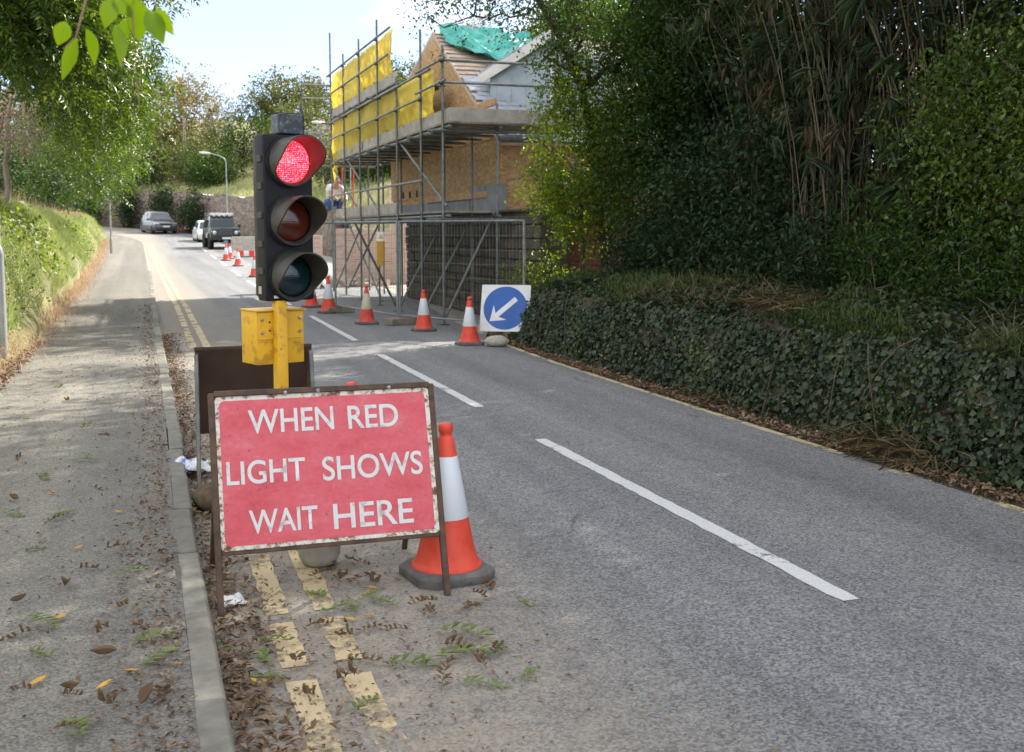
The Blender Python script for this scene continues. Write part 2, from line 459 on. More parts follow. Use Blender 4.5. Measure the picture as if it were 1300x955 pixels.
M['glass_dark'] = plain('vehicle_glass', (0.03, 0.04, 0.05), 0.08, 0, 0.6)
M['tyre'] = noisy('tyre_rubber', (0.012, 0.012, 0.012), (0.03, 0.03, 0.03), rough=0.8)
M['alloy'] = plain('wheel_rim', (0.35, 0.36, 0.37), 0.35, 0.8)
M['lamp_glass'] = plain('headlamp_glass', (0.6, 0.62, 0.65), 0.12, 0.3)
M['plate'] = plain('number_plate', (0.7, 0.7, 0.68), 0.4)
M['car_green'] = plain('dark_green_paint', (0.028, 0.04, 0.046), 0.3, 0.0, 0.5, 0.6)
M['car_grey'] = plain('silver_grey_paint', (0.055, 0.06, 0.07), 0.3, 0.4, 0.5, 0.6)
M['car_white'] = plain('white_car_paint', (0.72, 0.73, 0.73), 0.3, 0, 0.5, 0.5)
M['trim_black'] = plain('black_trim', (0.02, 0.02, 0.022), 0.55)
M['lamp_steel'] = noisy('lamp_column_grey', (0.30, 0.32, 0.33), (0.42, 0.43, 0.44), rough=0.5, scale=5, metallic=0.3)
M['wood_pole'] = noisy('pole_wood', (0.22, 0.18, 0.14), (0.34, 0.29, 0.24), rough=0.9)
M['red_plastic'] = noisy('red_plastic', (0.60, 0.045, 0.025), (0.68, 0.07, 0.035), rough=0.5, scale=6)

# foliage
M['lf_ash'] = leafmat('ash_leaf', [(0.014, 0.034, 0.007), (0.040, 0.080, 0.013), (0.095, 0.155, 0.022), (0.17, 0.23, 0.040)], rough=0.38, trans=0.29, spec=0.38, clump=1.1)  # wide dark-to-pale clump range paints in lit and shaded foliage
M['lf_mid'] = leafmat('hedge_leaf', [(0.018, 0.042, 0.009), (0.036, 0.074, 0.014), (0.065, 0.115, 0.020)], rough=0.5, trans=0.3, spec=0.22)
M['lf_dark'] = leafmat('evergreen_leaf', [(0.012, 0.027, 0.010), (0.022, 0.044, 0.014), (0.036, 0.062, 0.020)], rough=0.5, trans=0.2, spec=0.22)
M['lf_bright'] = leafmat('bright_leaf', [(0.055, 0.095, 0.012), (0.105, 0.165, 0.018), (0.17, 0.24, 0.030)], rough=0.45, trans=0.45)
M['lf_olive'] = leafmat('olive_leaf', [(0.045, 0.060, 0.016), (0.080, 0.095, 0.026), (0.12, 0.13, 0.04)], rough=0.5, trans=0.35)
M['lf_autumn'] = leafmat('autumn_leaf', [(0.10, 0.11, 0.035), (0.17, 0.145, 0.05), (0.26, 0.20, 0.085)], rough=0.6, trans=0.35)
M['lf_grey'] = leafmat('grey_leaf', [(0.13, 0.14, 0.11), (0.20, 0.21, 0.17), (0.26, 0.26, 0.21)], rough=0.6, trans=0.3)
M['lf_pale'] = leafmat('withered_leaf', [(0.22, 0.17, 0.12), (0.34, 0.28, 0.21), (0.42, 0.37, 0.29)], rough=0.7, trans=0.3)
M['lf_ivy'] = leafmat('ivy_leaf', [(0.006, 0.014, 0.006), (0.013, 0.026, 0.010), (0.024, 0.042, 0.015), (0.042, 0.064, 0.022), (0.085, 0.108, 0.032)], rough=0.42, trans=0.12, spec=0.32, clump=1.6)
M['lf_privet'] = leafmat('privet_leaf', [(0.022, 0.046, 0.010), (0.045, 0.080, 0.014), (0.095, 0.14, 0.022), (0.20, 0.24, 0.040)], rough=0.45, trans=0.3, clump=1.2)
M['lf_cane'] = leafmat('bamboo_leaf', [(0.030, 0.052, 0.024), (0.050, 0.080, 0.034), (0.085, 0.110, 0.045)], rough=0.45, trans=0.25)
M['lf_dead'] = leafmat('dead_blade', [(0.066, 0.052, 0.025), (0.13, 0.102, 0.052), (0.25, 0.20, 0.11)], rough=0.75, trans=0.12)
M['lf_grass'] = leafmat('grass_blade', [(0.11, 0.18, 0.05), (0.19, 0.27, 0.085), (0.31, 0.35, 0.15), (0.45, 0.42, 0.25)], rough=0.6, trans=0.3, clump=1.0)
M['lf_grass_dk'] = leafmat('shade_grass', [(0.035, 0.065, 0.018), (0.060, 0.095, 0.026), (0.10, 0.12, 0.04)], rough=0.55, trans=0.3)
M['lf_straw'] = leafmat('straw', [(0.24, 0.155, 0.095), (0.38, 0.26, 0.17), (0.52, 0.40, 0.28)], rough=0.8, trans=0.2)
M['lf_litter'] = leafmat('brown_litter', [(0.065, 0.043, 0.027), (0.14, 0.09, 0.053), (0.23, 0.16, 0.10), (0.36, 0.29, 0.19)], rough=0.8, trans=0.1, clump=6)
M['lf_fall_green'] = leafmat('fallen_green', [(0.075, 0.12, 0.028), (0.13, 0.18, 0.05), (0.20, 0.24, 0.08)], rough=0.6, trans=0.15, clump=5)
M['lf_fall_brown'] = leafmat('fallen_brown', [(0.085, 0.055, 0.032), (0.155, 0.105, 0.06), (0.26, 0.19, 0.11)], rough=0.75, trans=0.1, clump=5)
M['lf_fall_yellow'] = leafmat('fallen_yellow', [(0.50, 0.27, 0.04), (0.58, 0.36, 0.06)], rough=0.6, trans=0.15)
M['lf_fall_orange'] = leafmat('fallen_orange', [(0.42, 0.19, 0.09), (0.50, 0.26, 0.13)], rough=0.6, trans=0.15)

# ------------------------------------------------------------------ strips of ground
def strip(name, xl, xr, ys, z_l, z_r, mat, parent=None, kind='structure', nx=1):
    V, F = [], []
    k = nx + 1
    for Y in ys:
        for i in range(k):
            t = i / nx
            V.append((xl(Y) * (1 - t) + xr(Y) * t, Y, z_l(Y) * (1 - t) + z_r(Y) * t))
    for j in range(len(ys) - 1):
        for i in range(nx):
            a = j * k + i
            F.append((a, a + 1, a + k + 1, a + k))
    o = np_mesh(name, V, F, mat, parent, smooth=True)
    if kind: o['kind'] = kind
    return o

YS = list(np.arange(-8, 72, 2.0)) + list(np.arange(72, 131, 3.0))
ground = np_mesh('ground', *(lambda xs, ys: ([(x, y, rise(min(y, 140)) - 0.05) for y in ys for x in xs],
        [(j * len(xs) + i, j * len(xs) + i + 1, (j + 1) * len(xs) + i + 1, (j + 1) * len(xs) + i) for j in range(len(ys) - 1) for i in range(len(xs) - 1)]))
        ([-900, -300, -100, -40, -10, 0, 10, 20, 40, 100, 300, 900], [-200, -60, -20, 0, 10, 20, 24] + list(range(28, 142, 4)) + [200, 400, 900]), M['soil'])
tag(ground, kind='structure')
road = strip('road', kerb_x, right_x, YS, rise, rise, M['road'], nx=4)
pavement = strip('pavement', verge_x, lambda Y: kerb_x(Y) - 0.105, YS, lambda Y: rise(Y) + PAVE + 0.01, lambda Y: rise(Y) + PAVE - 0.004, M['pave'], nx=2)
gutter = strip('verge_gutter', lambda Y: right_x(Y) - 0.005, lambda Y: 5.75, list(np.arange(-8, 17.1, 1)), lambda Y: -0.004, lambda Y: 0.05, M['soil'])
yard = strip('yard', lambda Y: right_x(Y) - 0.4, lambda Y: 24, list(np.arange(16.2, 62, 2.0)), lambda Y: rise(Y) - 0.012, lambda Y: rise(Y) + 0.05, M['yard'], nx=6)

# kerb: separate stones, then a run too far off to tell the stones apart
kerb = tag(bpy.data.objects.new('kerb', None), kind='structure'); COL.objects.link(kerb)
Y = 1.0
while Y < 42:
    L = 0.905
    Ya, Yb = Y + 0.005, Y + L - 0.005
    x0, x1 = kerb_x(Ya), kerb_x(Yb)
    dz = random.uniform(-0.006, 0.005); dx = random.uniform(-0.006, 0.006)
    mb = MB(); za, zb = rise(Ya) + PAVE + dz, rise(Yb) + PAVE + dz
    mb.add([(x0 - .105 + dx, Ya, za - .2), (x0 + dx, Ya, za - .2), (x1 + dx, Yb, zb - .2), (x1 - .105 + dx, Yb, zb - .2),
            (x0 - .105 + dx, Ya, za), (x0 - .012 + dx, Ya, za), (x1 - .012 + dx, Yb, zb), (x1 - .105 + dx, Yb, zb),
            (x0 + dx, Ya, za - .014), (x1 + dx, Yb, zb - .014)],
           [(0, 3, 2, 1), (4, 5, 6, 7), (5, 8, 9, 6), (8, 1, 2, 9), (0, 4, 7, 3), (0, 1, 8, 5, 4), (3, 7, 6, 9, 2)])
    mb.build('kerb_stone', M['kerb'], kerb, bevel=0.003, seg=1)
    Y += L
V, F = [], []
ysk = list(np.arange(42, 72, 3.0)) + list(np.arange(72, 131, 3.0))
for Y in ysk:
    x = kerb_x(Y); z = rise(Y) + PAVE
    V += [(x - .105, Y, z), (x, Y, z - .004), (x + .004, Y, z - .2)]
for j in range(len(ysk) - 1):
    a = j * 3
    F += [(a, a + 1, a + 4, a + 3), (a + 1, a + 2, a + 5, a + 4)]
np_mesh('kerb_run', V, F, M['kerb'], kerb)

# painted lines on the road
def paint(name, fx, y0, y1, w, mat, jag=0.006, step=0.12, z=0.004):
    ys = np.arange(y0, y1 + step * 0.5, step)
    V, F = [], []
    for i, Y in enumerate(ys):
        ww = w / 2
        if mat is M['white_paint'] and (i == 0 or i == len(ys) - 1): ww *= 0.8
        V += [(fx(Y) - ww + random.uniform(-jag, jag), Y, rise(Y) + z), (fx(Y) + ww + random.uniform(-jag, jag), Y, rise(Y) + z)]
    for j in range(len(ys) - 1): F.append((2 * j, 2 * j + 1, 2 * j + 3, 2 * j + 2))
    return np_mesh(name, V, F, mat, road)
for y0, y1 in ((-1.9, 2.1), (4.1, 8.15), (9.9, 14.55), (16.6, 22.0), (25.0, 29.4), (32.2, 36.6), (40.0, 44.5), (48, 52.5), (55.5, 60), (64, 68)):
    paint('centre_line_mark', centre_x, y0, y1, 0.105, M['white_paint'], step=0.1 if y0 < 15 else 0.4)
def y1x(Y): return float(np.interp(Y, [-5, 4, 5.6, 16.5, 25, 50, 70, 140], [0.52, 0.54, 0.56, 0.78, 0.88, 0.93, 1.0, 1.1])) + bend(Y)
def y2x(Y): return y1x(Y) + float(np.interp(Y, [0, 5, 16, 30], [0.21, 0.21, 0.19, 0.19]))
for fx in (y1x, y2x):
    for a, b in ((-3, 4.02), (4.14, 4.62), (4.75, 14.9), (16.2, 75)):
        paint('yellow_line', fx, a, b, 0.105, M['yellow_paint'], step=0.1 if b < 20 else 0.6, jag=0.008)
paint('yellow_edge_line', lambda Y: right_x(Y) - 0.02, 6.9, 16.3, 0.075, M['yellow_edge'], jag=0.008)
paint('yellow_edge_line', lambda Y: right_x(Y) - 0.02, -2, 6.9, 0.085, M['yellow_worn'], jag=0.012)

# ------------------------------------------------------------------ foliage tools
def nrm(a): return a / np.maximum(np.linalg.norm(a, axis=1, keepdims=True), 1e-9)

def leaves(P, D, N, L, Wd, fold=0.18, droop=0.12):
    D = nrm(D); S = nrm(np.cross(D, N)); N = np.cross(S, D)
    L = L[:, None]; Wd = Wd[:, None]
    tip = P + D * L - N * L * droop
    mid = P + D * L * 0.42
    a = mid + S * Wd * .5 + N * fold * Wd
    b = mid - S * Wd * .5 + N * fold * Wd
    n = len(P)
    V = np.stack([P, a, tip, b], 1).reshape(-1, 3)
    i = (np.arange(n) * 4)[:, None]
    F = np.concatenate([i + np.array([[0, 1, 2]]), i + np.array([[0, 2, 3]])], 1).reshape(-1, 3)
    return V, F

def rand_dir(n, zbias=0.0):
    d = rng.normal(size=(n, 3)); d[:, 2] += zbias
    return nrm(d)

def pinnate(P, D, L, leaflet, pairs=5, droop=0.25):
    """compound leaves: leaflets in pairs along a drooping stalk"""
    D = nrm(D); up = np.tile(np.array([[0, 0, 1.0]]), (len(P), 1)) + rng.normal(size=P.shape) * 0.25
    S = nrm(np.cross(D, up)); N = np.cross(S, D)
    Ps, Ds, Ns, Ls = [], [], [], []
    for j in range(pairs):
        t = (j + 0.8) / (pairs + 0.4)
        base = P + D * (L * t)[:, None] - np.array([[0, 0, 1.0]]) * (L * droop * t * t)[:, None]
        for s in (-1, 1):
            Ps.append(base); Ds.append(D * 0.55 + S * s * 0.85 - N * 0.2 + rng.normal(size=P.shape) * 0.12); Ns.append(N + rng.normal(size=P.shape) * 0.25)
            Ls.append(leaflet * (1.0 - 0.35 * abs(t - 0.5)))
    Ps.append(P + D * L[:, None] - np.array([[0, 0, 1.0]]) * (L * droop)[:, None]); Ds.append(D - N * 0.3); Ns.append(N); Ls.append(leaflet)
    P2 = np.concatenate(Ps); L2 = np.concatenate(Ls)
    return leaves(P2, np.concatenate(Ds), np.concatenate(Ns), L2, L2 * 0.36)

def skeleton(trunk, targets, step=0.5, wander=0.08, lift=0.1):
    pos = [np.array(p, float) for p in trunk]; par = [-1] + list(range(len(trunk) - 1))
    base = np.array(trunk[len(trunk) // 2], float)
    start = max(1, len(trunk) // 3)
    order = np.argsort(np.linalg.norm(targets - base, axis=1))
    tips = []
    for t in targets[order]:
        A = np.array(pos[start:])
        d = np.linalg.norm(A - t, axis=1) + np.maximum(0, A[:, 2] - t[2]) * 0.35
        i = int(np.argmin(d)) + start
        p0 = pos[i]; dist = np.linalg.norm(t - p0)
        k = max(1, int(math.ceil(dist / step)))
        last = i
        for j in range(1, k + 1):
            u = j / k
            q = p0 * (1 - u) + t * u + np.array([0, 0, lift * dist * math.sin(math.pi * u) * 0.5])
            if j < k: q = q + rng.normal(size=3) * wander
            pos.append(q); par.append(last); last = len(pos) - 1
        tips.append(last)
    return np.array(pos), par, tips

def limbs(pos, par, ntr, r_trunk, r_tip, n=6, power=0.5):
    cnt = np.zeros(len(pos))
    has_child = set(p for p in par if p >= 0)
    for i in range(len(pos)):
        if i not in has_child: cnt[i] += 1
    for i in range(len(pos) - 1, 0, -1):
        cnt[par[i]] += cnt[i]
    rad = r_tip * cnt ** power
    rad *= min(1.0, r_trunk / max(rad[0], 1e-6)) if rad[0] > r_trunk else 1
    for i in range(ntr): rad[i] = max(rad[i], r_trunk * (1 - 0.55 * i / ntr))
    idx = np.array([i for i in range(len(pos)) if par[i] >= 0]); pi = np.array([par[i] for i in idx])
    A, B = pos[pi], pos[idx]
    D = nrm(B - A); up = np.where(np.abs(D[:, 2:3]) > 0.9, np.array([[1.0, 0, 0]]), np.array([[0, 0, 1.0]]))
    X = nrm(np.cross(D, up)); Yv = np.cross(D, X)
    ra, rb = np.minimum(rad[pi], rad[idx] * 1.8)[:, None], rad[idx][:, None]
    V = []
    for k in range(n):
        c, s = math.cos(2 * math.pi * k / n), math.sin(2 * math.pi * k / n)
        V.append(A + (X * c + Yv * s) * ra)
    for k in range(n):
        c, s = math.cos(2 * math.pi * k / n), math.sin(2 * math.pi * k / n)
        V.append(B + (X * c + Yv * s) * rb)
    V = np.stack(V, 1).reshape(-1, 3)
    b = (np.arange(len(idx)) * 2 * n)[:, None]
    F = np.concatenate([b + np.array([[k, (k + 1) % n, n + (k + 1) % n, n + k]]) for k in range(n)], 1).reshape(-1, 4)
    return V, F

def in_ell(c, r, n, shell=0.45):
    d = rand_dir(n); u = shell + (1 - shell) * rng.random(n) ** 0.6
    return np.array(c) + d * u[:, None] * np.array(r)

def tree(name, label, cat, trunk, ells, leaf, per, mat, bark, r_trunk=0.12, r_tip=0.008, spread=0.3, aspect=0.5, kind='simple', group=None, step=0.5, jit=0.35, zb=0.1, wander=0.08, pairs=5, sides=6, crown='crown'):
    base = Vector(trunk[0])
    T = np.concatenate([in_ell(c, r, n) for c, r, n in ells]) - np.array(base)
    root = thing(name, label, cat, base, 0, group)
    tr = [np.array(p) - np.array(base) for p in trunk]
    pos, par, tips = skeleton(tr, T, step, wander)
    V, F = limbs(pos, par, len(tr), r_trunk, r_tip, sides)
    np_mesh('trunk', V, F, bark, root, smooth=True)
    tp = pos[tips]; prev = pos[[par[i] for i in tips]]
    out = nrm(tp - prev)
    rep = np.repeat(np.arange(len(tp)), per); n = len(rep)
    if kind == 'pinnate':
        P = tp[rep] + rng.normal(size=(n, 3)) * spread
        D = out[rep] * 0.5 + rand_dir(n) * 0.9 + np.array([[0, 0, -0.25]])
        L = leaf * 3.0 * rng.uniform(0.7, 1.2, n)
        V, F = pinnate(P, D, L, leaf * rng.uniform(0.8, 1.2, n), pairs)
    else:
        # leaves sit in small sprays around each twig end
        sub = max(1, per // 6)
        cen = tp[np.repeat(np.arange(len(tp)), sub)] + rng.normal(size=(len(tp) * sub, 3)) * spread
        ci = rng.integers(0, sub, n) + rep * sub
        P = cen[ci] + rng.normal(size=(n, 3)) * spread * 0.42
        D = rand_dir(n) + out[rep] * 0.4 + np.array([[0, 0, -0.15]])
        N = rand_dir(n) * 0.75 + np.array([[0, 0, 0.8]])
        L = leaf * rng.uniform(0.6, 1.25, n)
        V, F = leaves(P, D, N, L, L * aspect * rng.uniform(0.8, 1.2, n))
    np_mesh(crown, V, F, mat, root)
    return root

def blades(P, H, Wd, lean=0.35, bend_=0.4):
    n = len(P); d = rand_dir(n); d[:, 2] = 0; d = nrm(d)
    S = np.stack([-d[:, 1], d[:, 0], np.zeros(n)], 1)
    up = np.array([[0, 0, 1.0]])
    H = H[:, None]; Wd = Wd[:, None]
    ln = rng.random((n, 1)) * lean
    midp = P + up * H * 0.55 + d * H * ln * 0.5
    tip = P + up * H * (1 - bend_ * ln) + d * H * ln * 1.6
    V = np.stack([P - S * Wd / 2, P + S * Wd / 2, midp + S * Wd * .4, midp - S * Wd * .4, tip], 1).reshape(-1, 3)
    i = (np.arange(n) * 5)[:, None]
    F = np.concatenate([i + np.array([[0, 1, 2]]), i + np.array([[0, 2, 3]]), i + np.array([[3, 2, 4]])], 1).reshape(-1, 3)
    return V, F

# ------------------------------------------------------------------ left bank
def lb(Y, t):
    """left bank surface: t 0 foot .. 1 top .. 2 far back"""
    h = float(np.interp(Y, [-10, 8, 14, 25, 40, 60, 80, 130], [1.6, 1.7, 1.95, 2.25, 2.1, 1.75, 1.6, 1.6]))
    x0 = verge_x(Y)
    xs = [0, -0.30, -0.75, -1.3, -2.6, -6, -30]
    zs = [0, 0.42, 0.80, 0.97, 1.05, 1.25, 1.7]
    ts = [0, .25, .55, 1, 1.35, 1.7, 2]
    return (x0 + float(np.interp(t, ts, xs)), Y, rise(Y) + PAVE + h * float(np.interp(t, ts, zs)))
ts = [0, .08, .16, .25, .4, .55, .75, 1, 1.2, 1.35, 1.5, 1.7, 2]
ysb = list(np.arange(-8, 130, 1.5))
V = []; F = []
for Y in ysb:
    for t in ts:
        p = lb(Y, t); w = 0.07 if 0 < t < 1.7 else 0
        V.append((p[0] + rng.normal() * w, p[1], p[2] + rng.normal() * w))
k = len(ts)
for j in range(len(ysb) - 1):
    for i in range(k - 1):
        a = j * k + i; F.append((a, a + k, a + k + 1, a + 1))
bank_l = tag(np_mesh('grass_bank', V, F, M['turf'], smooth=True), kind='structure')

def scatter_lb(n, ya, yb, ta, tb, power=1.0):
    Ys = ya + (yb - ya) * rng.random(n) ** power; Ts = rng.uniform(ta, tb, n)
    return np.array([lb(y, t) for y, t in zip(Ys, Ts)])
P = np.concatenate([scatter_lb(62000, 11, 45, 0.10, 1.35, 1.25), scatter_lb(14000, 45, 90, 0.1, 1.3)])
sz = np.interp(P[:, 1], [11, 90], [1.0, 1.8])
V, F = blades(P - np.array([[0, 0, 0.03]]), rng.uniform(0.07, 0.26, len(P)) * sz, 0.009 * sz, 1.1)
g1 = tag(np_mesh('bank_grass', V, F, M['lf_grass']), 'pale sunlit grass covering the left roadside bank', 'grass', kind='stuff')
P = scatter_lb(13000, 11, 70, 0.0, 0.20)
P[:, 0] += np.abs(rng.normal(size=len(P))) * (0.10 + 0.10 * np.sin(P[:, 1] * 1.9) ** 2); P[:, 2] = np.array([rise(y) for y in P[:, 1]]) + PAVE + np.maximum(0, (P[:, 2] - PAVE) * 0.4)
V, F = blades(P, rng.uniform(0.03, 0.16, len(P)), np.full(len(P), 0.007), 2.2)
tag(np_mesh('bank_foot_straw', V, F, M['lf_straw']), 'dry reddish straw along the foot of the left bank', 'straw', kind='stuff')
# tall seed heads on the crest
P = scatter_lb(900, 18, 75, 0.85, 1.3)
V, F = blades(P, rng.uniform(0.3, 0.65, len(P)), np.full(len(P), 0.012), 0.5)
tag(np_mesh('crest_grass', V, F, M['lf_straw']), 'tall dry seed heads along the crest of the left bank', 'grass', kind='stuff')

def weed(name, label, Y0, Y1, t0, t1, n, leaf, mat, spread=0.16):
    c = lb((Y0 + Y1) / 2, t0)
    P = scatter_lb(n, Y0, Y1, t0, t1) - np.array(c)
    P[:, 0] += np.abs(rng.normal(size=n)) * spread; P[:, 2] += np.abs(rng.normal(size=n)) * spread * 0.8
    L = leaf * rng.uniform(0.6, 1.3, n)
    D = rand_dir(n) * 0.7 + np.array([[0.5, -0.15, -0.5]]); N = rand_dir(n) * 0.5 + np.array([[0.75, -0.2, 0.6]])
    V, F = leaves(P, D, N, L, L * 0.75)
    root = thing(name, label, 'plant', c)
    np_mesh('foliage', V, F, mat, root)
    for k in range(7):
        st = MB(); a = P[rng.integers(0, n)]; st.tube([(a[0] - .15, a[1], a[2] - .12), tuple(a), (a[0] + .05, a[1] + .2, a[2] + .1)], 0.005, 4)
        st.build('stem', M['bark'], root)
weed('climbing_weed', 'bright green bindweed patch spilling down the middle of the left bank', 21.5, 25.5, 0.2, 0.58, 560, 0.085, M['lf_bright'])
weed('climbing_weed', 'dark and bright green creeper patch high on the left bank', 18.2, 20.6, 0.42, 0.85, 330, 0.08, M['lf_bright'])
weed('nettle_patch', 'green nettle patch on the left bank near the far lamp post', 36, 46, 0.15, 0.6, 260, 0.10, M['lf_bright'])
weed('bramble_patch', 'tangled bramble at the near foot of the left bank beside the grey column', 14.6, 19, 0.1, 0.40, 600, 0.042, M['lf_olive'], 0.12)
weed('bramble_patch', 'olive bramble tangle spreading on the left bank below the pale tree', 15, 22, 0.45, 0.80, 420, 0.045, M['lf_olive'], 0.12)

# ------------------------------------------------------------------ right bank with ivy
def rb(Y, t):
    ts = [0, 0.35, 0.6, 0.8, 1.0, 1.4, 2]
    fade = float(np.interp(Y, [14.9, 16.3], [1, 0.12]))
    xs = [5.36, 5.43, 5.52, 5.70, 6.2, 7.2, 20]
    zs = [0, 0.50, 0.78, 0.90, 1.0, 1.12, 1.6]
    return (float(np.interp(t, ts, xs)) + (1 - fade) * 0.3, Y, float(np.interp(t, ts, zs)) * (fade if t < 1.4 else max(fade, .4)))
tsr = [0, .1, .2, .35, .48, .6, .7, .8, .9, 1, 1.2, 1.4, 2]
ysr = list(np.arange(-8, 17.3, 0.5))
V, F = [], []
for Y in ysr:
    for t in tsr:
        p = rb(Y, t); w = 0.03 if 0 < t < 2 else 0
        V.append((p[0] + rng.normal() * w, p[1], p[2] + rng.normal() * w))
k = len(tsr)
for j in range(len(ysr) - 1):
    for i in range(k - 1):
        a = j * k + i; F.append((a, a + 1, a + k + 1, a + k))
tag(np_mesh('hedge_bank', V, F, M['soil'], smooth=True), kind='structure')
def scatter_rb(n, ya, yb, ta, tb):
    Ys = rng.uniform(ya, yb, n); Ts = rng.uniform(ta, tb, n)
    return np.array([rb(y, t) for y, t in zip(Ys, Ts)])
ivy = thing('ivy', 'dark green ivy blanketing the low bank along the right side of the road', 'ivy', (5.36, 9, 0))
P = scatter_rb(52000, 2.5, 16.0, 0.0, 0.66)
dep = rng.random(len(P)) ** 1.3
bulge = 0.5 + 0.9 * np.array([0.5 + 0.5 * math.sin(y * 2.1) * math.sin(y * 5.3 + z * 6) for y, z in zip(P[:, 1], P[:, 2])])
P[:, 0] -= (0.105 * dep * bulge + 0.01) * np.clip(1.25 - P[:, 2], .5, 1.2); P[:, 2] += rng.normal(size=len(P)) * 0.03
P -= np.array([[5.36, 9, 0]])
thin = np.array([math.sin(y * 3.1 + 2 * math.sin(z * 7)) + math.sin(y * 1.27 + z * 3.3) > -1.25 for y, z in zip(P[:, 1], P[:, 2])])
P = P[thin | (rng.random(len(P)) < .35)]
L = 0.020 + 0.055 * rng.random(len(P)) ** 1.6
V, F = leaves(P, rand_dir(len(P)) * 0.75 + np.array([[-0.3, 0, -0.75]]), rand_dir(len(P)) * 0.7 + np.array([[-0.8, -0.2, 0.5]]), L, L * 0.85, fold=0.12)
np_mesh('foliage', V, F, M['lf_ivy'], ivy)
k_ = rng.integers(0, len(P), 1500)
V, F = leaves(P[k_] + np.array([[-.02, 0, 0]]), rand_dir(1500) * .8 + np.array([[-.3, 0, -.6]]), rand_dir(1500), rng.uniform(.02, .07, 1500), rng.uniform(.008, .03, 1500))
np_mesh('dead_leaves', V, F, M['lf_dead'], ivy)
for kk in range(26):
    mb = MB()
    y = rng.uniform(3, 15.5); pts = [tuple(np.array(rb(y + 0.09 * i * math.sin(kk), t)) - np.array([5.36 + (.02 if kk % 2 else .12), 9, 0])) for i, t in enumerate(np.linspace(0.02, 0.75, 7))]
    mb.tube(pts, 0.006, 4)
    mb.build('stem', M['bark'], ivy)
P = scatter_rb(13000, 2.5, 16.8, 0.58, 1.1)
keep = np.array([math.sin(y * 1.7) + math.sin(y * 0.63 + x * 3) > 0.05 for x, y in P[:, :2]])
P = P[keep]
V, F = blades(P, rng.uniform(0.06, 0.24, len(P)), np.full(len(P), 0.008), 1.1)
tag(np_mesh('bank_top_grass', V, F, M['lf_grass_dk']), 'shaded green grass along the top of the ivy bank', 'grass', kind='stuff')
P = scatter_rb(1500, 3, 16.4, 0.66, 1.15)
keep = np.array([math.sin(y * 1.1 + 2) > 0.25 for y in P[:, 1]]); P = P[keep]
V, F = blades(P, rng.uniform(0.08, 0.35, len(P)), np.full(len(P), 0.008), 2.6, 0.5)
tag(np_mesh('bank_top_straw', V, F, M['lf_dead']), 'withered blades lying on top of the ivy bank', 'straw', kind='stuff')
# ivy creeping over the bank top and under the trees
P = scatter_rb(26000, 2.5, 16.8, 0.6, 1.4); P[:, 2] += rng.random(len(P)) * 0.06
L = rng.uniform(0.025, 0.075, len(P))
V, F = leaves(P, rand_dir(len(P)) + np.array([[-.3, 0, 0]]), rand_dir(len(P)) * .4 + np.array([[0, 0, 1.0]]), L, L * .85)
tag(np_mesh('creeping_ivy', V, F, M['lf_ivy']), 'ground ivy creeping over the shaded bank top under the trees', 'ivy', kind='stuff')
# dead blade heap fallen from the bamboo at the foot of the ivy
def heap(label, c, r, n, seed, ln=(0.12, 0.38)):
    P = np.stack([rng.normal(size=n) * r[0], rng.normal(size=n) * r[1], np.abs(rng.normal(size=n)) * r[2]], 1)
    D = rand_dir(n); D[:, 2] *= 0.3
    L = rng.uniform(*ln, n)
    V, F = leaves(P, D, np.tile([[0, 0, 1.0]], (n, 1)) + rng.normal(size=(n, 3)) * .3, L, np.full(n, 0.013), 0.1, 0.08)
    o = np_mesh('dead_leaf_heap', V, F, M['lf_dead']); o.location = c
    tag(o, label, 'leaf heap', 'heaps of dead blades along the bank foot')
heap('large heap of straw coloured dead blades at the right end of the ivy bank foot', (5.27, 6.6, 0.02), (0.10, 0.30, 0.07), 700, 1)
heap('medium heap of dry brown blades at the ivy bank foot between grass tufts', (5.28, 9.3, 0.02), (0.07, 0.35, 0.05), 420, 2, (0.08, 0.26))
heap('small heap of pale dead blades on the grassy top of the ivy bank', (5.75, 9.0, 0.97), (0.15, 0.30, 0.05), 260, 3)
# litter in the gutter on both sides and over the pavement
def litter(name, label, P, size, mat, cat='leaf litter', flat=0.35):
    n = len(P); D = rand_dir(n); D[:, 2] *= flat
    L = size * rng.uniform(0.5, 1.5, n)
    V, F = leaves(P, D, rand_dir(n) * .5 + np.array([[0, 0, 1.0]]), L, L * rng.uniform(.3, .6, n), 0.25, 0.15)
    return tag(np_mesh(name, V, F, mat), label, cat, kind='stuff')
n = 7000
Ys = rng.uniform(2.8, 16.8, n); P = np.stack([np.array([right_x(y) for y in Ys]) + 0.03 + np.abs(rng.normal(size=n)) * 0.15, Ys, 0.012 + rng.random(n) * 0.03], 1)
P = P[P[:, 0] < 5.5]; P[:, 2] += np.maximum(0, P[:, 0] - 5.2) * .1
litter('gutter_litter', 'brown leaf litter under the ivy along the right road edge', P, 0.045, M['lf_litter'])
n = 5000
Ys = 2.6 + 16 * rng.random(n) ** 1.5
P = np.stack([np.array([kerb_x(y) for y in Ys]) + 0.015 + np.abs(rng.normal(size=n)) * (0.09 + 0.07 * np.sin(Ys * 2.3) ** 2), Ys, 0.006 + rng.random(n) * 0.03], 1)
litter('kerb_litter', 'brown leaf litter banked against the kerb on the road side', P, 0.034, M['lf_litter'])
n = 2600
Ys = 2.6 + 22 * rng.random(n) ** 1.7
P = np.stack([np.array([kerb_x(y) for y in Ys]) - 0.12 - np.abs(rng.normal(size=n)) * 0.12, Ys, PAVE + 0.004 + rng.random(n) * 0.012], 1)
litter('pavement_edge_litter', 'brown leaf litter along the pavement side of the kerb', P, 0.028, M['lf_litter'])
n = 2600
Ys = 2.5 + 22 * rng.random(n) ** 1.6
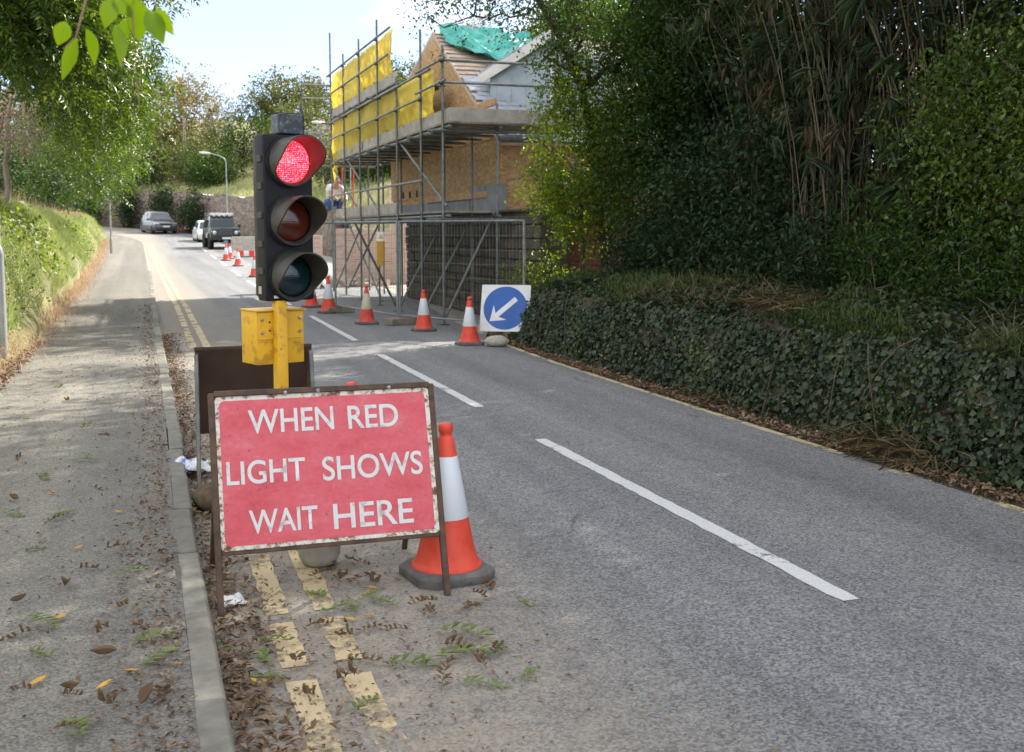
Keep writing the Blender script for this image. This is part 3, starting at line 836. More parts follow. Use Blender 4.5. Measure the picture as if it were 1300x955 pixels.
P = np.stack([rng.uniform(-1.6, 0.1, n), Ys, PAVE + 0.010 + rng.random(n) * 0.006], 1)
litter('pavement_litter', 'small leaf scraps scattered over the pavement', P, 0.022, M['lf_litter'])
n = 1500
Ys = 2.6 + 5 * rng.random(n) ** 1.2
P = np.stack([0.45 + np.abs(rng.normal(size=n)) * 0.55, Ys, 0.006 + rng.random(n) * 0.008], 1)
litter('road_litter', 'small leaf scraps strewn over the road by the red sign', P, 0.020, M['lf_litter'])
n = 1700
P = np.stack([rng.uniform(-2.0, -1.25, n), rng.uniform(11.5, 16.5, n), PAVE + 0.01 + rng.random(n) * 0.03], 1)
litter('bank_litter', 'brown leaf litter at the foot of the left bank by the grey column', P, 0.06, M['lf_litter'])

# ------------------------------------------------------------------ temporary traffic light
def lens_mat(name, base, emit=None, strength=0.0):
    m, n, l, b = new_mat(name)
    tc = n.new('ShaderNodeTexCoord')
    vo = nd(n, 'ShaderNodeTexVoronoi', Scale=100.0); vo.inputs['Randomness'].default_value = 0.35
    mp = n.new('ShaderNodeMapping'); mp.inputs['Scale'].default_value = (1, 0, 1); l.new(tc.outputs['Object'], mp.inputs['Vector']); l.new(mp.outputs['Vector'], vo.inputs['Vector'])
    b.inputs['Base Color'].default_value = (*base, 1); b.inputs['Roughness'].default_value = 0.12
    b.inputs['Specular IOR Level'].default_value = 0.5; b.inputs['Coat Weight'].default_value = 0.4
    bp = nd(n, 'ShaderNodeBump', Strength=0.15, Distance=0.004); l.new(vo.outputs['Distance'], bp.inputs['Height']); l.new(bp.outputs['Normal'], b.inputs['Normal'])
    if emit:
        cr = ramp(n, [(0.04, (1.0, 0.30, 0.33)), (0.22, (1.0, 0.075, 0.10)), (0.45, (0.85, 0.012, 0.03)), (0.65, (0.32, 0.0, 0.006))])
        l.new(vo.outputs['Distance'], cr.inputs['Fac'])
        mu = nd(n, 'ShaderNodeMath', operation='MULTIPLY'); mu.inputs[1].default_value = 1.0
        gl = nd(n, 'ShaderNodeTexNoise', Scale=16.0, Detail=3); l.new(tc.outputs['Object'], gl.inputs['Vector'])
        gr_ = nd(n, 'ShaderNodeMapRange'); gr_.inputs['From Min'].default_value = 0.3; gr_.inputs['From Max'].default_value = 0.7; gr_.inputs['To Min'].default_value = strength * 0.55; gr_.inputs['To Max'].default_value = strength * 1.5
        l.new(gl.outputs['Fac'], gr_.inputs['Value']); l.new(gr_.outputs['Result'], b.inputs['Emission Strength'])
        l.new(cr.outputs['Color'], b.inputs['Emission Color'])
    return m
M['lens_red'] = lens_mat('lit_red_lens', (0.35, 0.01, 0.015), (1, 0.1, 0.1), 1.45)
M['lens_amber'] = lens_mat('unlit_amber_lens', (0.075, 0.013, 0.005))
M['lens_green'] = lens_mat('unlit_green_lens', (0.004, 0.020, 0.027))

tl = thing('traffic_light', 'portable traffic light showing red on a yellow pole behind the red sign', 'traffic light', (0.722, 5.88, 0), R(20))
mb = MB().box((0.057, 0.03, 1.735), (0.285, 0.10, 0.865)); mb.build('signal_head', M['black_plastic'], tl, smooth=True, bevel=0.018, seg=3)
mb = MB().box((0.057, 0.105, 1.735), (0.262, 0.055, 0.83)); mb.build('back_cover', M['dusty_black'], tl, smooth=True, bevel=0.02, seg=3)
for zc in (1.46, 1.60, 1.75, 1.90, 2.04):
    MB().box((-0.089, 0.025, zc), (0.010, 0.05, 0.035)).build('door_hinge', M['dusty_black'], tl, bevel=0.003, seg=1)
def visor(zc, parent):
    n, mth = 40, 8
    V, F = [], []
    for inner in (0, 1):
        r0 = 0.126 if not inner else 0.119
        for k in range(n):
            a = 2 * math.pi * k / n          # 0 = top
            t = 0.5 + 0.5 * math.cos(a)
            L = 0.018 + 0.150 * (1 / (1 + math.exp(-(t - 0.42) * 10)))
            for j in range(mth):
                u = j / (mth - 1)
                r = r0 * (1 + 0.02 * u) - (0.010 * (1 - u) if inner else 0)
                V.append((r * math.sin(a), -0.02 - L * u, r * math.cos(a)))
    def id_(inn, k, j): return inn * n * mth + (k % n) * mth + j
    for k in range(n):
        for j in range(mth - 1):
            F.append((id_(0, k, j), id_(0, k + 1, j), id_(0, k + 1, j + 1), id_(0, k, j + 1)))
            F.append((id_(1, k, j), id_(1, k, j + 1), id_(1, k + 1, j + 1), id_(1, k + 1, j)))
        F.append((id_(0, k, mth - 1), id_(0, k + 1, mth - 1), id_(1, k + 1, mth - 1), id_(1, k, mth - 1)))
    o = np_mesh('visor', V, F, M['visor_out'], parent, smooth=True)
    o.data.set_sharp_from_angle(angle=R(40))
    return o
for zc, mt, lab in ((2.028, 'lens_red', 'glowing red LED lens'), (1.722, 'lens_amber', 'unlit amber lens'), (1.432, 'lens_green', 'unlit dark green lens')):
    lz = MB().lathe([(0.112, 0.0), (0.111, 0.006), (0.095, 0.016), (0.065, 0.025), (0.03, 0.030), (0.004, 0.031)], 40, axis='y').build('lens', M[mt], tl, smooth=True, angle=60)
    lz.location = (0.063, -0.022, zc); lz['label'] = lab
    visor(zc, lz)
    MB().lathe([(0.136, 0.0), (0.136, 0.012), (0.118, 0.016), (0.113, 0.0)], 40, axis='y').build('bezel', M['black_plastic'], lz, smooth=True)
m, n_, l_, b_ = new_mat('solar_panel_face'); M['detector'] = m
tc_ = n_.new('ShaderNodeTexCoord'); no_ = nd(n_, 'ShaderNodeTexNoise', Scale=38.0, Detail=6, Roughness=0.7); l_.new(tc_.outputs['Object'], no_.inputs['Vector'])
cr_ = ramp(n_, [(0.45, (0.008, 0.011, 0.015)), (0.56, (0.03, 0.04, 0.05)), (0.66, (0.16, 0.18, 0.2))]); l_.new(no_.outputs['Fac'], cr_.inputs['Fac']); l_.new(cr_.outputs['Color'], b_.inputs['Base Color']); b_.inputs['Roughness'].default_value = 0.3
dt = MB().box((0.083, 0.03, 2.222), (0.150, 0.09, 0.105)).build('detector', M['detector'], tl, bevel=0.008, seg=2)
MB().box((0.083, 0.05, 2.279), (0.14, 0.06, 0.010)).build('detector_lid', M['black_plastic'], dt, bevel=0.003)
MB().tube([(0.172, 0.04, 2.15), (0.172, 0.04, 2.325)], 0.0045, 8).build('antenna', noisy('antenna_blue', (0.02, 0.04, 0.10), (0.04, 0.06, 0.13), 0.5), tl)
MB().lathe([(0.014, 0), (0.018, 0.01), (0.016, 0.03), (0.006, 0.036)], 12, (0.176, 0.02, 2.165)).build('knob', M['galv'], tl, smooth=True)
MB().box((-0.025, -0.0215, 1.325), (0.032, 0.002, 0.014)).build('label_plate', M['white_trim'], tl)
MB().box((-0.0865, 0.045, 1.36), (0.003, 0.03, 0.04)).build('label_plate', M['toe_board'], tl)
MB().box((0.0, 0.0, 0.665), (0.060, 0.060, 1.28)).build('pole', M['yellow_steel'], tl, smooth=True, bevel=0.006)
bx = MB().box((0.020, 0.125, 1.108), (0.275, 0.185, 0.285)).build('battery_box', M['yellow_steel'], tl, smooth=True, bevel=0.006)
MB().box((0.020, 0.112, 1.2525), (0.290, 0.20, 0.008)).build('box_lid', M['yellow_steel'], bx, bevel=0.002, seg=1)
for sx in (-0.062, 0.100):
    p = MB().box((sx, 0.028, 1.170), (0.098, 0.006, 0.145)).build('bracket_plate', M['yellow_steel'], bx, bevel=0.002, seg=1)
    for zz in (1.205, 1.135):
        MB().lathe([(0.009, 0), (0.009, 0.006), (0.006, 0.009)], 8, (sx + math.copysign(0.028, sx), 0.025, zz), axis='y').build('bolt', M['bolt'], p)
for zz in (1.19, 1.145):
    MB().lathe([(0.006, 0), (0.005, 0.0015)], 8, (-0.047, 0.0245, zz), axis='y').build('hole', M['dark_hole'], bx)  # dark discs on the plate; the shade of a hole as colour
MB().box((0.020, 0.030, 1.091), (0.27, 0.006, 0.006)).build('seam', M['yellow_steel'], bx)
for zz in (1.05, 0.85, 0.80):
    MB().lathe([(0.004, 0), (0.004, 0.001)], 8, (-0.012, -0.0305, zz), axis='y').build('hole', M['dark_hole'], tl)  # dark discs laid on the pole, painted shade with nothing cut
b0 = MB()
b0.box((0, 0.12, 0.03), (0.06, 0.62, 0.05)); b0.box((0, 0.43, 0.03), (0.3, 0.05, 0.05)); b0.box((0, -0.06, 0.055), (0.32, 0.05, 0.04))
b0.build('base_frame', M['yellow_steel'], tl, bevel=0.004)

# concrete weight standing under the red sign
MB().lathe([(0.055, 0.0), (0.085, 0.012), (0.103, 0.05), (0.110, 0.12), (0.112, 0.20), (0.104, 0.225), (0.02, 0.228)], 28, (0, 0, 0)).build('ballast', M['concrete'], None, smooth=True, angle=50)
bl = bpy.data.objects['ballast']; bl.name = 'concrete_weight'; bl.location = (0.838, 5.43, 0.002)
tag(bl, 'round grey concrete weight on the road under the red sign', 'weight')

# ------------------------------------------------------------------ red sign on an A-frame
def rust_white(name):
    m, n, l, b = new_mat(name)
    tc = n.new('ShaderNodeTexCoord')
    no = nd(n, 'ShaderNodeTexNoise', Scale=26.0, Detail=9, Roughness=0.75); l.new(tc.outputs['Object'], no.inputs['Vector'])
    cr = ramp(n, [(0.38, (0.10, 0.045, 0.022)), (0.44, (0.25, 0.14, 0.085)), (0.50, (0.56, 0.53, 0.47)), (0.7, (0.70, 0.69, 0.65))])
    l.new(no.outputs['Fac'], cr.inputs['Fac']); l.new(cr.outputs['Color'], b.inputs['Base Color']); b.inputs['Roughness'].default_value = 0.65
    return m
def faded_red(name):
    m, n, l, b = new_mat(name)
    tc = n.new('ShaderNodeTexCoord')
    mp = n.new('ShaderNodeMapping'); mp.inputs['Scale'].default_value = (1, 1, 1.8); l.new(tc.outputs['Object'], mp.inputs['Vector'])
    no = nd(n, 'ShaderNodeTexNoise', Scale=5.0, Detail=9, Roughness=0.72); l.new(mp.outputs['Vector'], no.inputs['Vector'])
    cr = ramp(n, [(0.28, (0.42, 0.032, 0.048)), (0.45, (0.54, 0.062, 0.085)), (0.60, (0.56, 0.095, 0.125)), (0.74, (0.58, 0.19, 0.21))])
    l.new(no.outputs['Fac'], cr.inputs['Fac'])
    sp = nd(n, 'ShaderNodeTexNoise', Scale=55.0, Detail=5, Roughness=0.6); l.new(tc.outputs['Object'], sp.inputs['Vector'])
    sr = ramp(n, [(0.29, (0.38, 0.30, 0.30)), (0.35, (0.93, 0.92, 0.92)), (0.6, (1, 1, 1)), (0.70, (1.12, 1.25, 1.25))]); l.new(sp.outputs['Fac'], sr.inputs['Fac'])
    mu = nd(n, 'ShaderNodeMix', data_type='RGBA', blend_type='MULTIPLY'); mu.inputs['Factor'].default_value = 1
    l.new(cr.outputs['Color'], mu.inputs['A']); l.new(sr.outputs['Color'], mu.inputs['B'])
    l.new(mu.outputs['Result'], b.inputs['Base Color']); b.inputs['Roughness'].default_value = 0.42; b.inputs['Specular IOR Level'].default_value = 0.5
    return m
M['rust_white'] = rust_white('chipped_white_border')
M['sign_red'] = faded_red('faded_red_sheeting')
M['sign_white'] = noisy('faded_white_letters', (0.36, 0.35, 0.34), (0.56, 0.575, 0.58), rough=0.5, scale=24, detail=10, lo=0.33, hi=0.45, third=(0.9, (0.62, 0.63, 0.63)))

U = Vector((0, 0.297, 0.955)).normalized(); NX = Vector((1, 0, 0)); NN = NX.cross(U)   # NN faces the viewer
def rrect(x0, y0, x1, y1, r, k=6):
    pts = []
    for cx, cy, a0 in ((x1 - r, y0 + r, -90), (x1 - r, y1 - r, 0), (x0 + r, y1 - r, 90), (x0 + r, y0 + r, 180)):
        for i in range(k + 1):
            a = R(a0 + 90 * i / k); pts.append((cx + r * math.cos(a), cy + r * math.sin(a)))
    return pts
sg = thing('red_road_sign', 'red sign reading WHEN RED LIGHT SHOWS WAIT HERE on a rusty frame', 'road sign', (0.815, 4.76, 0))
def on(s, x=0, out=0): return U * s + NX * x + NN * out
for sx in (-1, 1):
    MB().beam(on(0.0, sx * 0.505, -0.008), on(0.99, sx * 0.505, -0.008), 0.028, 0.030, up=NN).build('front_leg', M['rust_frame'], sg, bevel=0.003, seg=1)
    MB().beam(on(0.975, sx * 0.47, -0.03), Vector((sx * 0.49, 0.80, 0.0)), 0.026, 0.026).build('back_leg', M['rust_frame'], sg, bevel=0.003, seg=1)
    MB().beam(on(0.30, sx * 0.485, -0.03), Vector((sx * 0.485, 0.64, 0.27)), 0.012, 0.02).build('stay', M['rust_frame'], sg)
MB().beam(on(0.985, -0.495, -0.002), on(0.985, 0.495, -0.002), 0.026, 0.034, up=NN).build('top_rail', M['rust_frame'], sg, bevel=0.003, seg=1)
MB().beam(on(0.282, -0.492, -0.012), on(0.282, 0.492, -0.012), 0.022, 0.026, up=NN).build('bottom_rail', M['rust_frame'], sg, bevel=0.003, seg=1)
pn = MB().prism(rrect(-0.492, 0.29, 0.492, 0.972, 0.018), on(0, 0, 0.004), NX, U, 0.004).build('panel', M['rust_white'], sg)
MB().prism(rrect(-0.474, 0.308, 0.470, 0.952, 0.025), on(0, 0, 0.0062), NX, U, 0.0022).build('red_field', M['sign_red'], pn)
def word(txt, x0, x1, base, cap, parent, origin, ux, uy, mat, name='lettering'):
    cu = bpy.data.curves.new('t', 'FONT'); cu.body = txt; cu.size = 1; cu.offset = 0.012; cu.extrude = 0.0
    ob = bpy.data.objects.new('t', cu); COL.objects.link(ob)
    dg = bpy.context.evaluated_depsgraph_get()
    me = bpy.data.meshes.new_from_object(ob.evaluated_get(dg))
    bpy.data.objects.remove(ob)
    co = np.array([v.co[:] for v in me.vertices])
    xa, xb = co[:, 0].min(), co[:, 0].max()
    Hh = 0.729                                            # cap height of the built-in face
    o3, ux, uy = Vector(origin), Vector(ux), Vector(uy)
    for v in me.vertices:
        a = x0 + (v.co.x - xa) / (xb - xa) * (x1 - x0); b = base + v.co.y / Hh * cap
        v.co = o3 + ux * a + uy * b
    me.materials.append(mat)
    o = bpy.data.objects.new(name, me); link(o, parent)
    return o
for txt, x0, x1, bs, cp in (('WHEN', -0.350, 0.034, 0.800, 0.110), ('RED', 0.100, 0.336, 0.797, 0.110), ('LIGHT', -0.455, -0.108, 0.577, 0.106),
                            ('SHOWS', -0.032, 0.434, 0.568, 0.110), ('WAIT', -0.368, -0.066, 0.357, 0.106), ('HERE', 0.004, 0.372, 0.347, 0.116)):
    word(txt, x0, x1, bs, cp, pn, on(0, 0, 0.0078), NX, U, M['sign_white'])
for x, s in ((-0.18, 0.975), (-0.03, 0.98), (0.3, 0.978)):
    MB().lathe([(0.010, 0), (0.010, 0.006), (0.007, 0.010)], 8, tuple(on(s, x, 0.014)), axis='y').build('bolt', M['bolt'], sg)

# second sign, seen from its brown back
s2 = thing('brown_backed_sign', 'dark brown back of a second road sign standing behind the traffic light', 'road sign', (0.70, 6.9, 0))
U2 = Vector((0, -0.20, 0.98)).normalized(); N2 = NX.cross(U2)
o2 = Vector((0, 0.33, 0))
for sx in (-1, 1):
    MB().beam(o2 + NX * sx * 0.345, o2 + NX * sx * 0.345 + U2 * 0.945, 0.026, 0.026, up=N2).build('front_leg', M['rust_frame'], s2, bevel=0.003, seg=1)
    MB().beam(o2 + NX * sx * 0.352 + U2 * 0.93 + Vector((0, -0.03, 0)), Vector((sx * 0.36, -0.02, 0)), 0.024, 0.024).build('back_leg', M['galv_dark'], s2, bevel=0.003, seg=1)
    MB().beam(Vector((sx * 0.352, 0.02, 0.30)), Vector((sx * 0.352, 0.26, 0.30)), 0.01, 0.018).build('stay', M['rust_frame'], s2)
MB().prism(rrect(-0.35, 0.40, 0.35, 0.955, 0.008), o2 + Vector((0, -0.012, 0)), NX, U2, 0.006).build('panel', M['sign_back'], s2)
MB().beam(o2 + NX * -0.36 + U2 * 0.958, o2 + NX * 0.36 + U2 * 0.958, 0.03, 0.012, up=N2).build('top_rail', M['rust_frame'], s2)
for s_ in (0.41, 0.95):
    MB().beam(o2 + NX * -0.33 + U2 * s_ + N2 * -0.02, o2 + NX * 0.33 + U2 * s_ + N2 * -0.02, 0.02, 0.03, up=N2).build('frame_rail', M['sign_back'], s2)

# odds and ends by the kerb
def crumple(name, label, cat, loc, sx, sy, sz, mat, seed, n=14):
    r = np.random.default_rng(seed); V, F = [], []
    ph = r.uniform(0, 6, 6)
    for j in range(n):
        for i in range(n):
            u, v = i / (n - 1) - .5, j / (n - 1) - .5
            h = sz * (0.5 + 0.5 * math.sin(7 * u + ph[0]) * math.cos(6 * v + ph[1])) * max(0, 1 - 2.2 * (u * u + v * v)) + r.normal() * sz * 0.12
            V.append((u * sx * (1 + .25 * math.sin(5 * v + ph[2])) + r.normal() * sx * .015, v * sy * (1 + .25 * math.sin(4 * u + ph[3])) + r.normal() * sy * .015, max(0.002, h)))
    for j in range(n - 1):
        for i in range(n - 1): F.append((j * n + i, j * n + i + 1, (j + 1) * n + i + 1, (j + 1) * n + i))
    o = np_mesh(name, V, F, mat, None, smooth=True)
    o.location = loc
    sd = o.modifiers.new('thick', 'SOLIDIFY'); sd.thickness = 0.0015
    return tag(o, label, cat)
M['bag'] = noisy('plastic_bag', (0.08, 0.20, 0.55), (0.66, 0.68, 0.68), rough=0.3, scale=9, lo=0.40, hi=0.47)
crumple('plastic_bag', 'crumpled white and blue plastic bag caught on the kerb', 'bag', (0.33, 7.72, 0.05), 0.30, 0.34, 0.10, M['bag'], 3)
M['paper'] = noisy('waste_paper', (0.52, 0.53, 0.54), (0.68, 0.69, 0.69), rough=0.7, scale=6)
crumple('paper_scrap', 'scrap of white paper by the left foot of the red sign', 'paper', (0.365, 4.98, 0.006), 0.13, 0.13, 0.05, M['paper'], 5, 8)
def sandbag(name, label, loc, rz, mat):
    V, F = [], []; n, k = 16, 12
    for j in range(n):
        v = j / (n - 1); y = (v - .5) * 0.36; w = 0.085 * (1 - abs(2 * v - 1) ** 3.2) + 0.02
        for i in range(k):
            a = 2 * math.pi * i / k
            V.append((w * math.cos(a) * 1.15 + random.uniform(-.004, .004), y, max(0.0, 0.075 + 0.085 * (w / .105) * math.sin(a) + random.uniform(-.004, .004))))
    for j in range(n - 1):
        for i in range(k): F.append((j * k + i, j * k + (i + 1) % k, (j + 1) * k + (i + 1) % k, (j + 1) * k + i))
    o = np_mesh(name, V, F, mat, None, smooth=True); o.location = loc; o.rotation_euler = (0, 0, rz)
    return tag(o, label, 'sandbag')
M['sack'] = noisy('brown_sack', (0.055, 0.038, 0.022), (0.11, 0.08, 0.05), rough=0.9, scale=20, bump=0.4)
sandbag('sandbag', 'brown sandbag weighing down the brown backed sign by the kerb', (0.415, 6.72, 0.0), R(8), M['sack'])

# ------------------------------------------------------------------ traffic cones
M['cone_red'] = noisy('cone_red', (0.30, 0.045, 0.03), (0.66, 0.062, 0.034), rough=0.5, scale=9, detail=10, lo=0.30, hi=0.42, spec=0.35, third=(0.75, (0.70, 0.10, 0.06)))
M['cone_red_old'] = noisy('cone_red_faded', (0.50, 0.045, 0.035), (0.66, 0.10, 0.075), rough=0.55, scale=6)
M['cone_white'] = noisy('cone_sleeve', (0.36, 0.37, 0.38), (0.60, 0.64, 0.69), rough=0.4, scale=11, detail=10, lo=0.32, hi=0.42, spec=0.5)
M['cone_dirty'] = noisy('cone_sleeve_dirty', (0.42, 0.38, 0.27), (0.62, 0.58, 0.46), rough=0.6, scale=5)
def cone_proto(red, white):
    root = bpy.data.objects.new('traffic_cone', None); root.empty_display_size = 0.2; COL.objects.link(root)
    base = []
    for (cx, cy) in ((1, 1), (-1, 1), (-1, -1), (1, -1)):
        pass
    poly = []
    h, c = 0.198, 0.066
    for sx, sy in ((1, -1), (1, 1), (-1, 1), (-1, -1)):
        a = (sx * h, sy * (h - c)); b = (sx * (h - c), sy * h)
        poly += ([b, a] if (sx * sy) < 0 else [a, b])
    mb = MB(); k = len(poly)
    mb.add([(x, y, 0) for x, y in poly] + [(x, y, 0.040) for x, y in poly] + [(x * .90, y * .90, 0.058) for x, y in poly],
           [tuple(reversed(range(k))), tuple(range(2 * k, 3 * k))] + [(i, (i + 1) % k, k + (i + 1) % k, k + i) for i in range(k)] + [(k + i, k + (i + 1) % k, 2 * k + (i + 1) % k, 2 * k + i) for i in range(k)])
    mb.build('base', M['rubber'], root, bevel=0.006, smooth=True)
    n = 36
    r = lambda z: 0.148 - (z - 0.07) * (0.148 - 0.036) / (0.69 - 0.07)
    low = MB().lathe([(0.172, 0.056), (0.172, 0.066), (0.160, 0.074), (0.150, 0.090), (r(0.15), 0.15), (r(0.305), 0.305)], n, caps=False).build('lower_band', red, root, smooth=True, angle=60)
    MB().lathe([(r(0.297) + .0022, 0.297), (r(0.298) + .003, 0.299), (r(0.45) + .003, 0.45), (r(0.592) + .003, 0.590), (r(0.594) + .0005, 0.594)], n, caps=False).build('white_sleeve', white, root, smooth=True, angle=60)
    MB().lathe([(r(0.585), 0.585), (r(0.675), 0.675), (0.036, 0.682), (0.029, 0.690), (0.029, 0.704), (0.035, 0.712), (0.036, 0.735), (0.030, 0.748), (0.012, 0.753)], n).build('top_band', red, root, smooth=True, angle=60)
    return root
cones = [
 ((1.395, 5.05, 0), 'large clean red and white traffic cone standing beside the red sign', 1.0, 8, 0),
 ((1.235, 6.62, 0), 'traffic cone hidden behind the red sign with only its tip showing', 1.0, 30, 0),
 ((4.64, 15.45, 0), 'traffic cone beside the blue arrow sign', 0.94, 5, 0),
 ((4.56, 17.85, 0), 'traffic cone in front of the middle foot of the wire fence', 0.92, 25, 0),
 ((3.93, 19.5, 0), 'traffic cone with a dirty cream sleeve in front of the yellow notice', 0.93, 12, 1),
 ((3.73, 22.4, 0), 'traffic cone at the far corner of the wire fence nearest the lights', 1.0, 40, 0),
 ((3.66, 24.2, 0), 'traffic cone half hidden behind the traffic light', 0.95, 16, 0),
 ((3.96, 39.0, 0), 'far traffic cone just left of the traffic light head', 1.0, 0, 0),
 ((4.18, 47.8, 0), 'far traffic cone in front of the concrete block', 1.0, 20, 0),
 ((4.12, 53.3, 0), 'far traffic cone left of the pair by the black off-roader', 1.0, 33, 0),
 ((4.45, 55.2, 0), 'far traffic cone behind the pair by the black off-roader', 1.0, 10, 0),
 ((5.6, 62.5, 0), 'small distant traffic cone showing above the concrete block', 1.0, 10, 0),
 ((3.35, 92.5, 0), 'most distant traffic cone beside the triangular warning sign', 1.1, 10, 0)]
cp = [cone_proto(M['cone_red'], M['cone_white']), cone_proto(M['cone_red_old'], M['cone_dirty'])]
used = [False, False]
for loc, lab, sc, rz, ty in cones:
    o = copy_tree(cp[ty]) if used[ty] else cp[ty]
    used[ty] = True
    o.location = (loc[0], loc[1], rise(loc[1])); o.scale = (sc,) * 3; o.rotation_euler = (0, 0, R(rz))
    tag(o, lab, 'traffic cone', 'red and white traffic cones')

# ------------------------------------------------------------------ blue arrow sign
M['sign_blue'] = noisy('sign_blue', (0.006, 0.075, 0.32), (0.010, 0.10, 0.38), rough=0.35, scale=4)
M['sign_plate'] = noisy('sign_plate_white', (0.60, 0.61, 0.62), (0.70, 0.71, 0.72), rough=0.4, scale=5)
bs = thing('blue_arrow_sign', 'square board with white arrow on a blue disc leaning by the ivy', 'road sign', (4.93, 15.45, 0))
c0 = Vector((-0.11, 0.10, 0.19)); ux = Vector((0.63, -0.36, 0)).normalized(); uy = Vector((0.10, 0.19, 0.68)).normalized()
uy = (uy - ux * uy.dot(ux)).normalized()
nb = ux.cross(uy)
pl = MB().prism(rrect(0, 0, 0.74, 0.71, 0.012), c0, ux, uy, 0.004).build('plate', M['sign_plate'], bs)
disc = [(0.37 + 0.328 * math.cos(2 * math.pi * i / 56), 0.355 + 0.328 * math.sin(2 * math.pi * i / 56)) for i in range(56)]
dk = MB().prism(disc, c0 + nb * 0.003, ux, uy, 0.002).build('blue_disc', M['sign_blue'], pl)
ar = [(0, 0), (0.20, 0.0), (0.145, 0.055), (0.0, 0.20)]
d_ = Vector((-0.74, -0.67)).normalized(); p_ = Vector((-d_.y, d_.x))
tip = Vector((0.145, 0.15)); L_, hw, sh = 0.52, 0.15, 0.037
arrow = [tip, tip - d_ * 0.185 + p_ * hw, tip - d_ * 0.150 + p_ * sh, tip - d_ * L_ + p_ * sh, tip - d_ * L_ - p_ * sh, tip - d_ * 0.150 - p_ * sh, tip - d_ * 0.185 - p_ * hw]
# arrow points down-left: wide head drawn as two triangles and a shaft
mb = MB()
def P2(p): return c0 + nb * 0.0052 + ux * p.x + uy * p.y
mb.add([P2(p) for p in (tip, tip - d_ * 0.205 + p_ * 0.150, tip - d_ * 0.145 + p_ * 0.0372, tip - d_ * 0.145 - p_ * 0.0372, tip - d_ * 0.205 - p_ * 0.150)], [(0, 1, 2), (0, 2, 3), (0, 3, 4)])
mb.add([P2(p) for p in (tip - d_ * 0.145 + p_ * 0.0372, tip - d_ * L_ + p_ * 0.0372, tip - d_ * L_ - p_ * 0.0372, tip - d_ * 0.145 - p_ * 0.0372)], [(0, 1, 2, 3)])
mb.build('arrow', M['sign_plate'], dk)
for s_ in (0.08, 0.66):
    MB().beam(c0 + ux * s_ - nb * 0.02 + uy * 0.70, c0 + ux * s_ - nb * 0.02 + uy * -0.28, 0.025, 0.025).build('front_leg', M['galv_dark'], bs)
    q = c0 + ux * s_ - nb * 0.03 + uy * 0.68
    MB().beam(q, Vector((q.x + 0.12, q.y + 0.22, 0.0)), 0.025, 0.025).build('back_leg', M['galv_dark'], bs)
sandbag('sandbag', 'pale sandbag at the foot of the blue arrow sign', (4.95, 15.12, 0.0), R(75), noisy('pale_sack', (0.3, 0.28, 0.24), (0.45, 0.42, 0.37), 0.9, 15, bump=0.3))

# ------------------------------------------------------------------ wire site fence
M['wire'] = noisy('fence_wire', (0.15, 0.16, 0.16), (0.26, 0.27, 0.27), rough=0.5, metallic=0.4, scale=5)
def fence_panel(label, p0, p1, h=1.83):
    p0, p1 = Vector((*p0, 0)), Vector((*p1, 0))
    root = thing('wire_fence_panel', label, 'fence panel', p0, math.atan2(p1.y - p0.y, p1.x - p0.x), 'wire fence panels round the scaffold')
    L = (p1 - p0).length
    for x in (0.0, L):
        MB().tube([(x, 0, 0.05), (x, 0, h)], 0.021, 10).build('post', M['galv'], root, smooth=True)
    for z in (0.16, h):
        MB().tube([(0, 0, z), (L, 0, z)], 0.017, 8).build('rail', M['galv'], root, smooth=True)
    mb = MB()
    x = 0.06
    while x < L:
        mb.box((x, 0, (h + 0.16) / 2), (0.0035, 0.0035, h - 0.16)); x += 0.075
    mb.build('vertical_wires', M['wire'], root)
    mb = MB()
    for z in np.linspace(0.16, h, 8)[1:-1]: mb.box((L / 2, 0, z), (L, 0.005, 0.005))
    mb.build('cross_wires', M['wire'], root)
    return root, L
fence_panel('near wire fence panel standing before the dark stone wall', (4.49, 19.27), (5.90, 16.62))
fence_panel('far wire fence panel carrying the yellow notice', (3.87, 22.35), (4.46, 19.33))
def foot(label, x, y, rz):
    o = MB().box((0, 0, 0.065), (0.62, 0.22, 0.13)).build('fence_foot', M['render_grey'], None, bevel=0.025)
    o.data.materials[0] = M['toe_board'] if False else M['board']
    o.location = (x, y, 0); o.rotation_euler = (0, 0, rz)
    tag(o, label, 'fence foot', 'blocks holding up the wire fence')
foot('grey block holding the middle post of the wire fence', 4.50, 19.18, R(25))
foot('grey block holding the far left post of the wire fence', 3.95, 22.4, R(20))
foot('grey block at the right end of the wire fence behind the blue sign', 5.90, 16.65, R(20))
# yellow notice
m, n_, l_, b_ = new_mat('notice_print'); M['notice'] = m
tc_ = n_.new('ShaderNodeTexCoord'); br = nd(n_, 'ShaderNodeTexBrick'); br.inputs['Scale'].default_value = 16.0
br.inputs['Color1'].default_value = (0.60, 0.33, 0.02, 1); br.inputs['Color2'].default_value = (0.56, 0.30, 0.02, 1); br.inputs['Mortar'].default_value = (0.20, 0.11, 0.02, 1); br.inputs['Mortar Size'].default_value = 0.035
mp_ = n_.new('ShaderNodeMapping'); mp_.inputs['Rotation'].default_value = (R(90), 0, 0); l_.new(tc_.outputs['Object'], mp_.inputs['Vector']); l_.new(mp_.outputs['Vector'], br.inputs['Vector']); l_.new(br.outputs['Color'], b_.inputs['Base Color']); b_.inputs['Roughness'].default_value = 0.5
nt = thing('site_notice', 'tall yellow and white warning notice tied to the wire fence', 'notice', (4.325, 20.02, 1.03), R(-30))
MB().box((0, -0.03, 0.225), (0.16, 0.004, 0.45)).build('yellow_panel', M['notice'], nt)
tp = MB().box((0, -0.03, 0.535), (0.16, 0.004, 0.17)).build('white_panel', M['sign_plate'], nt)
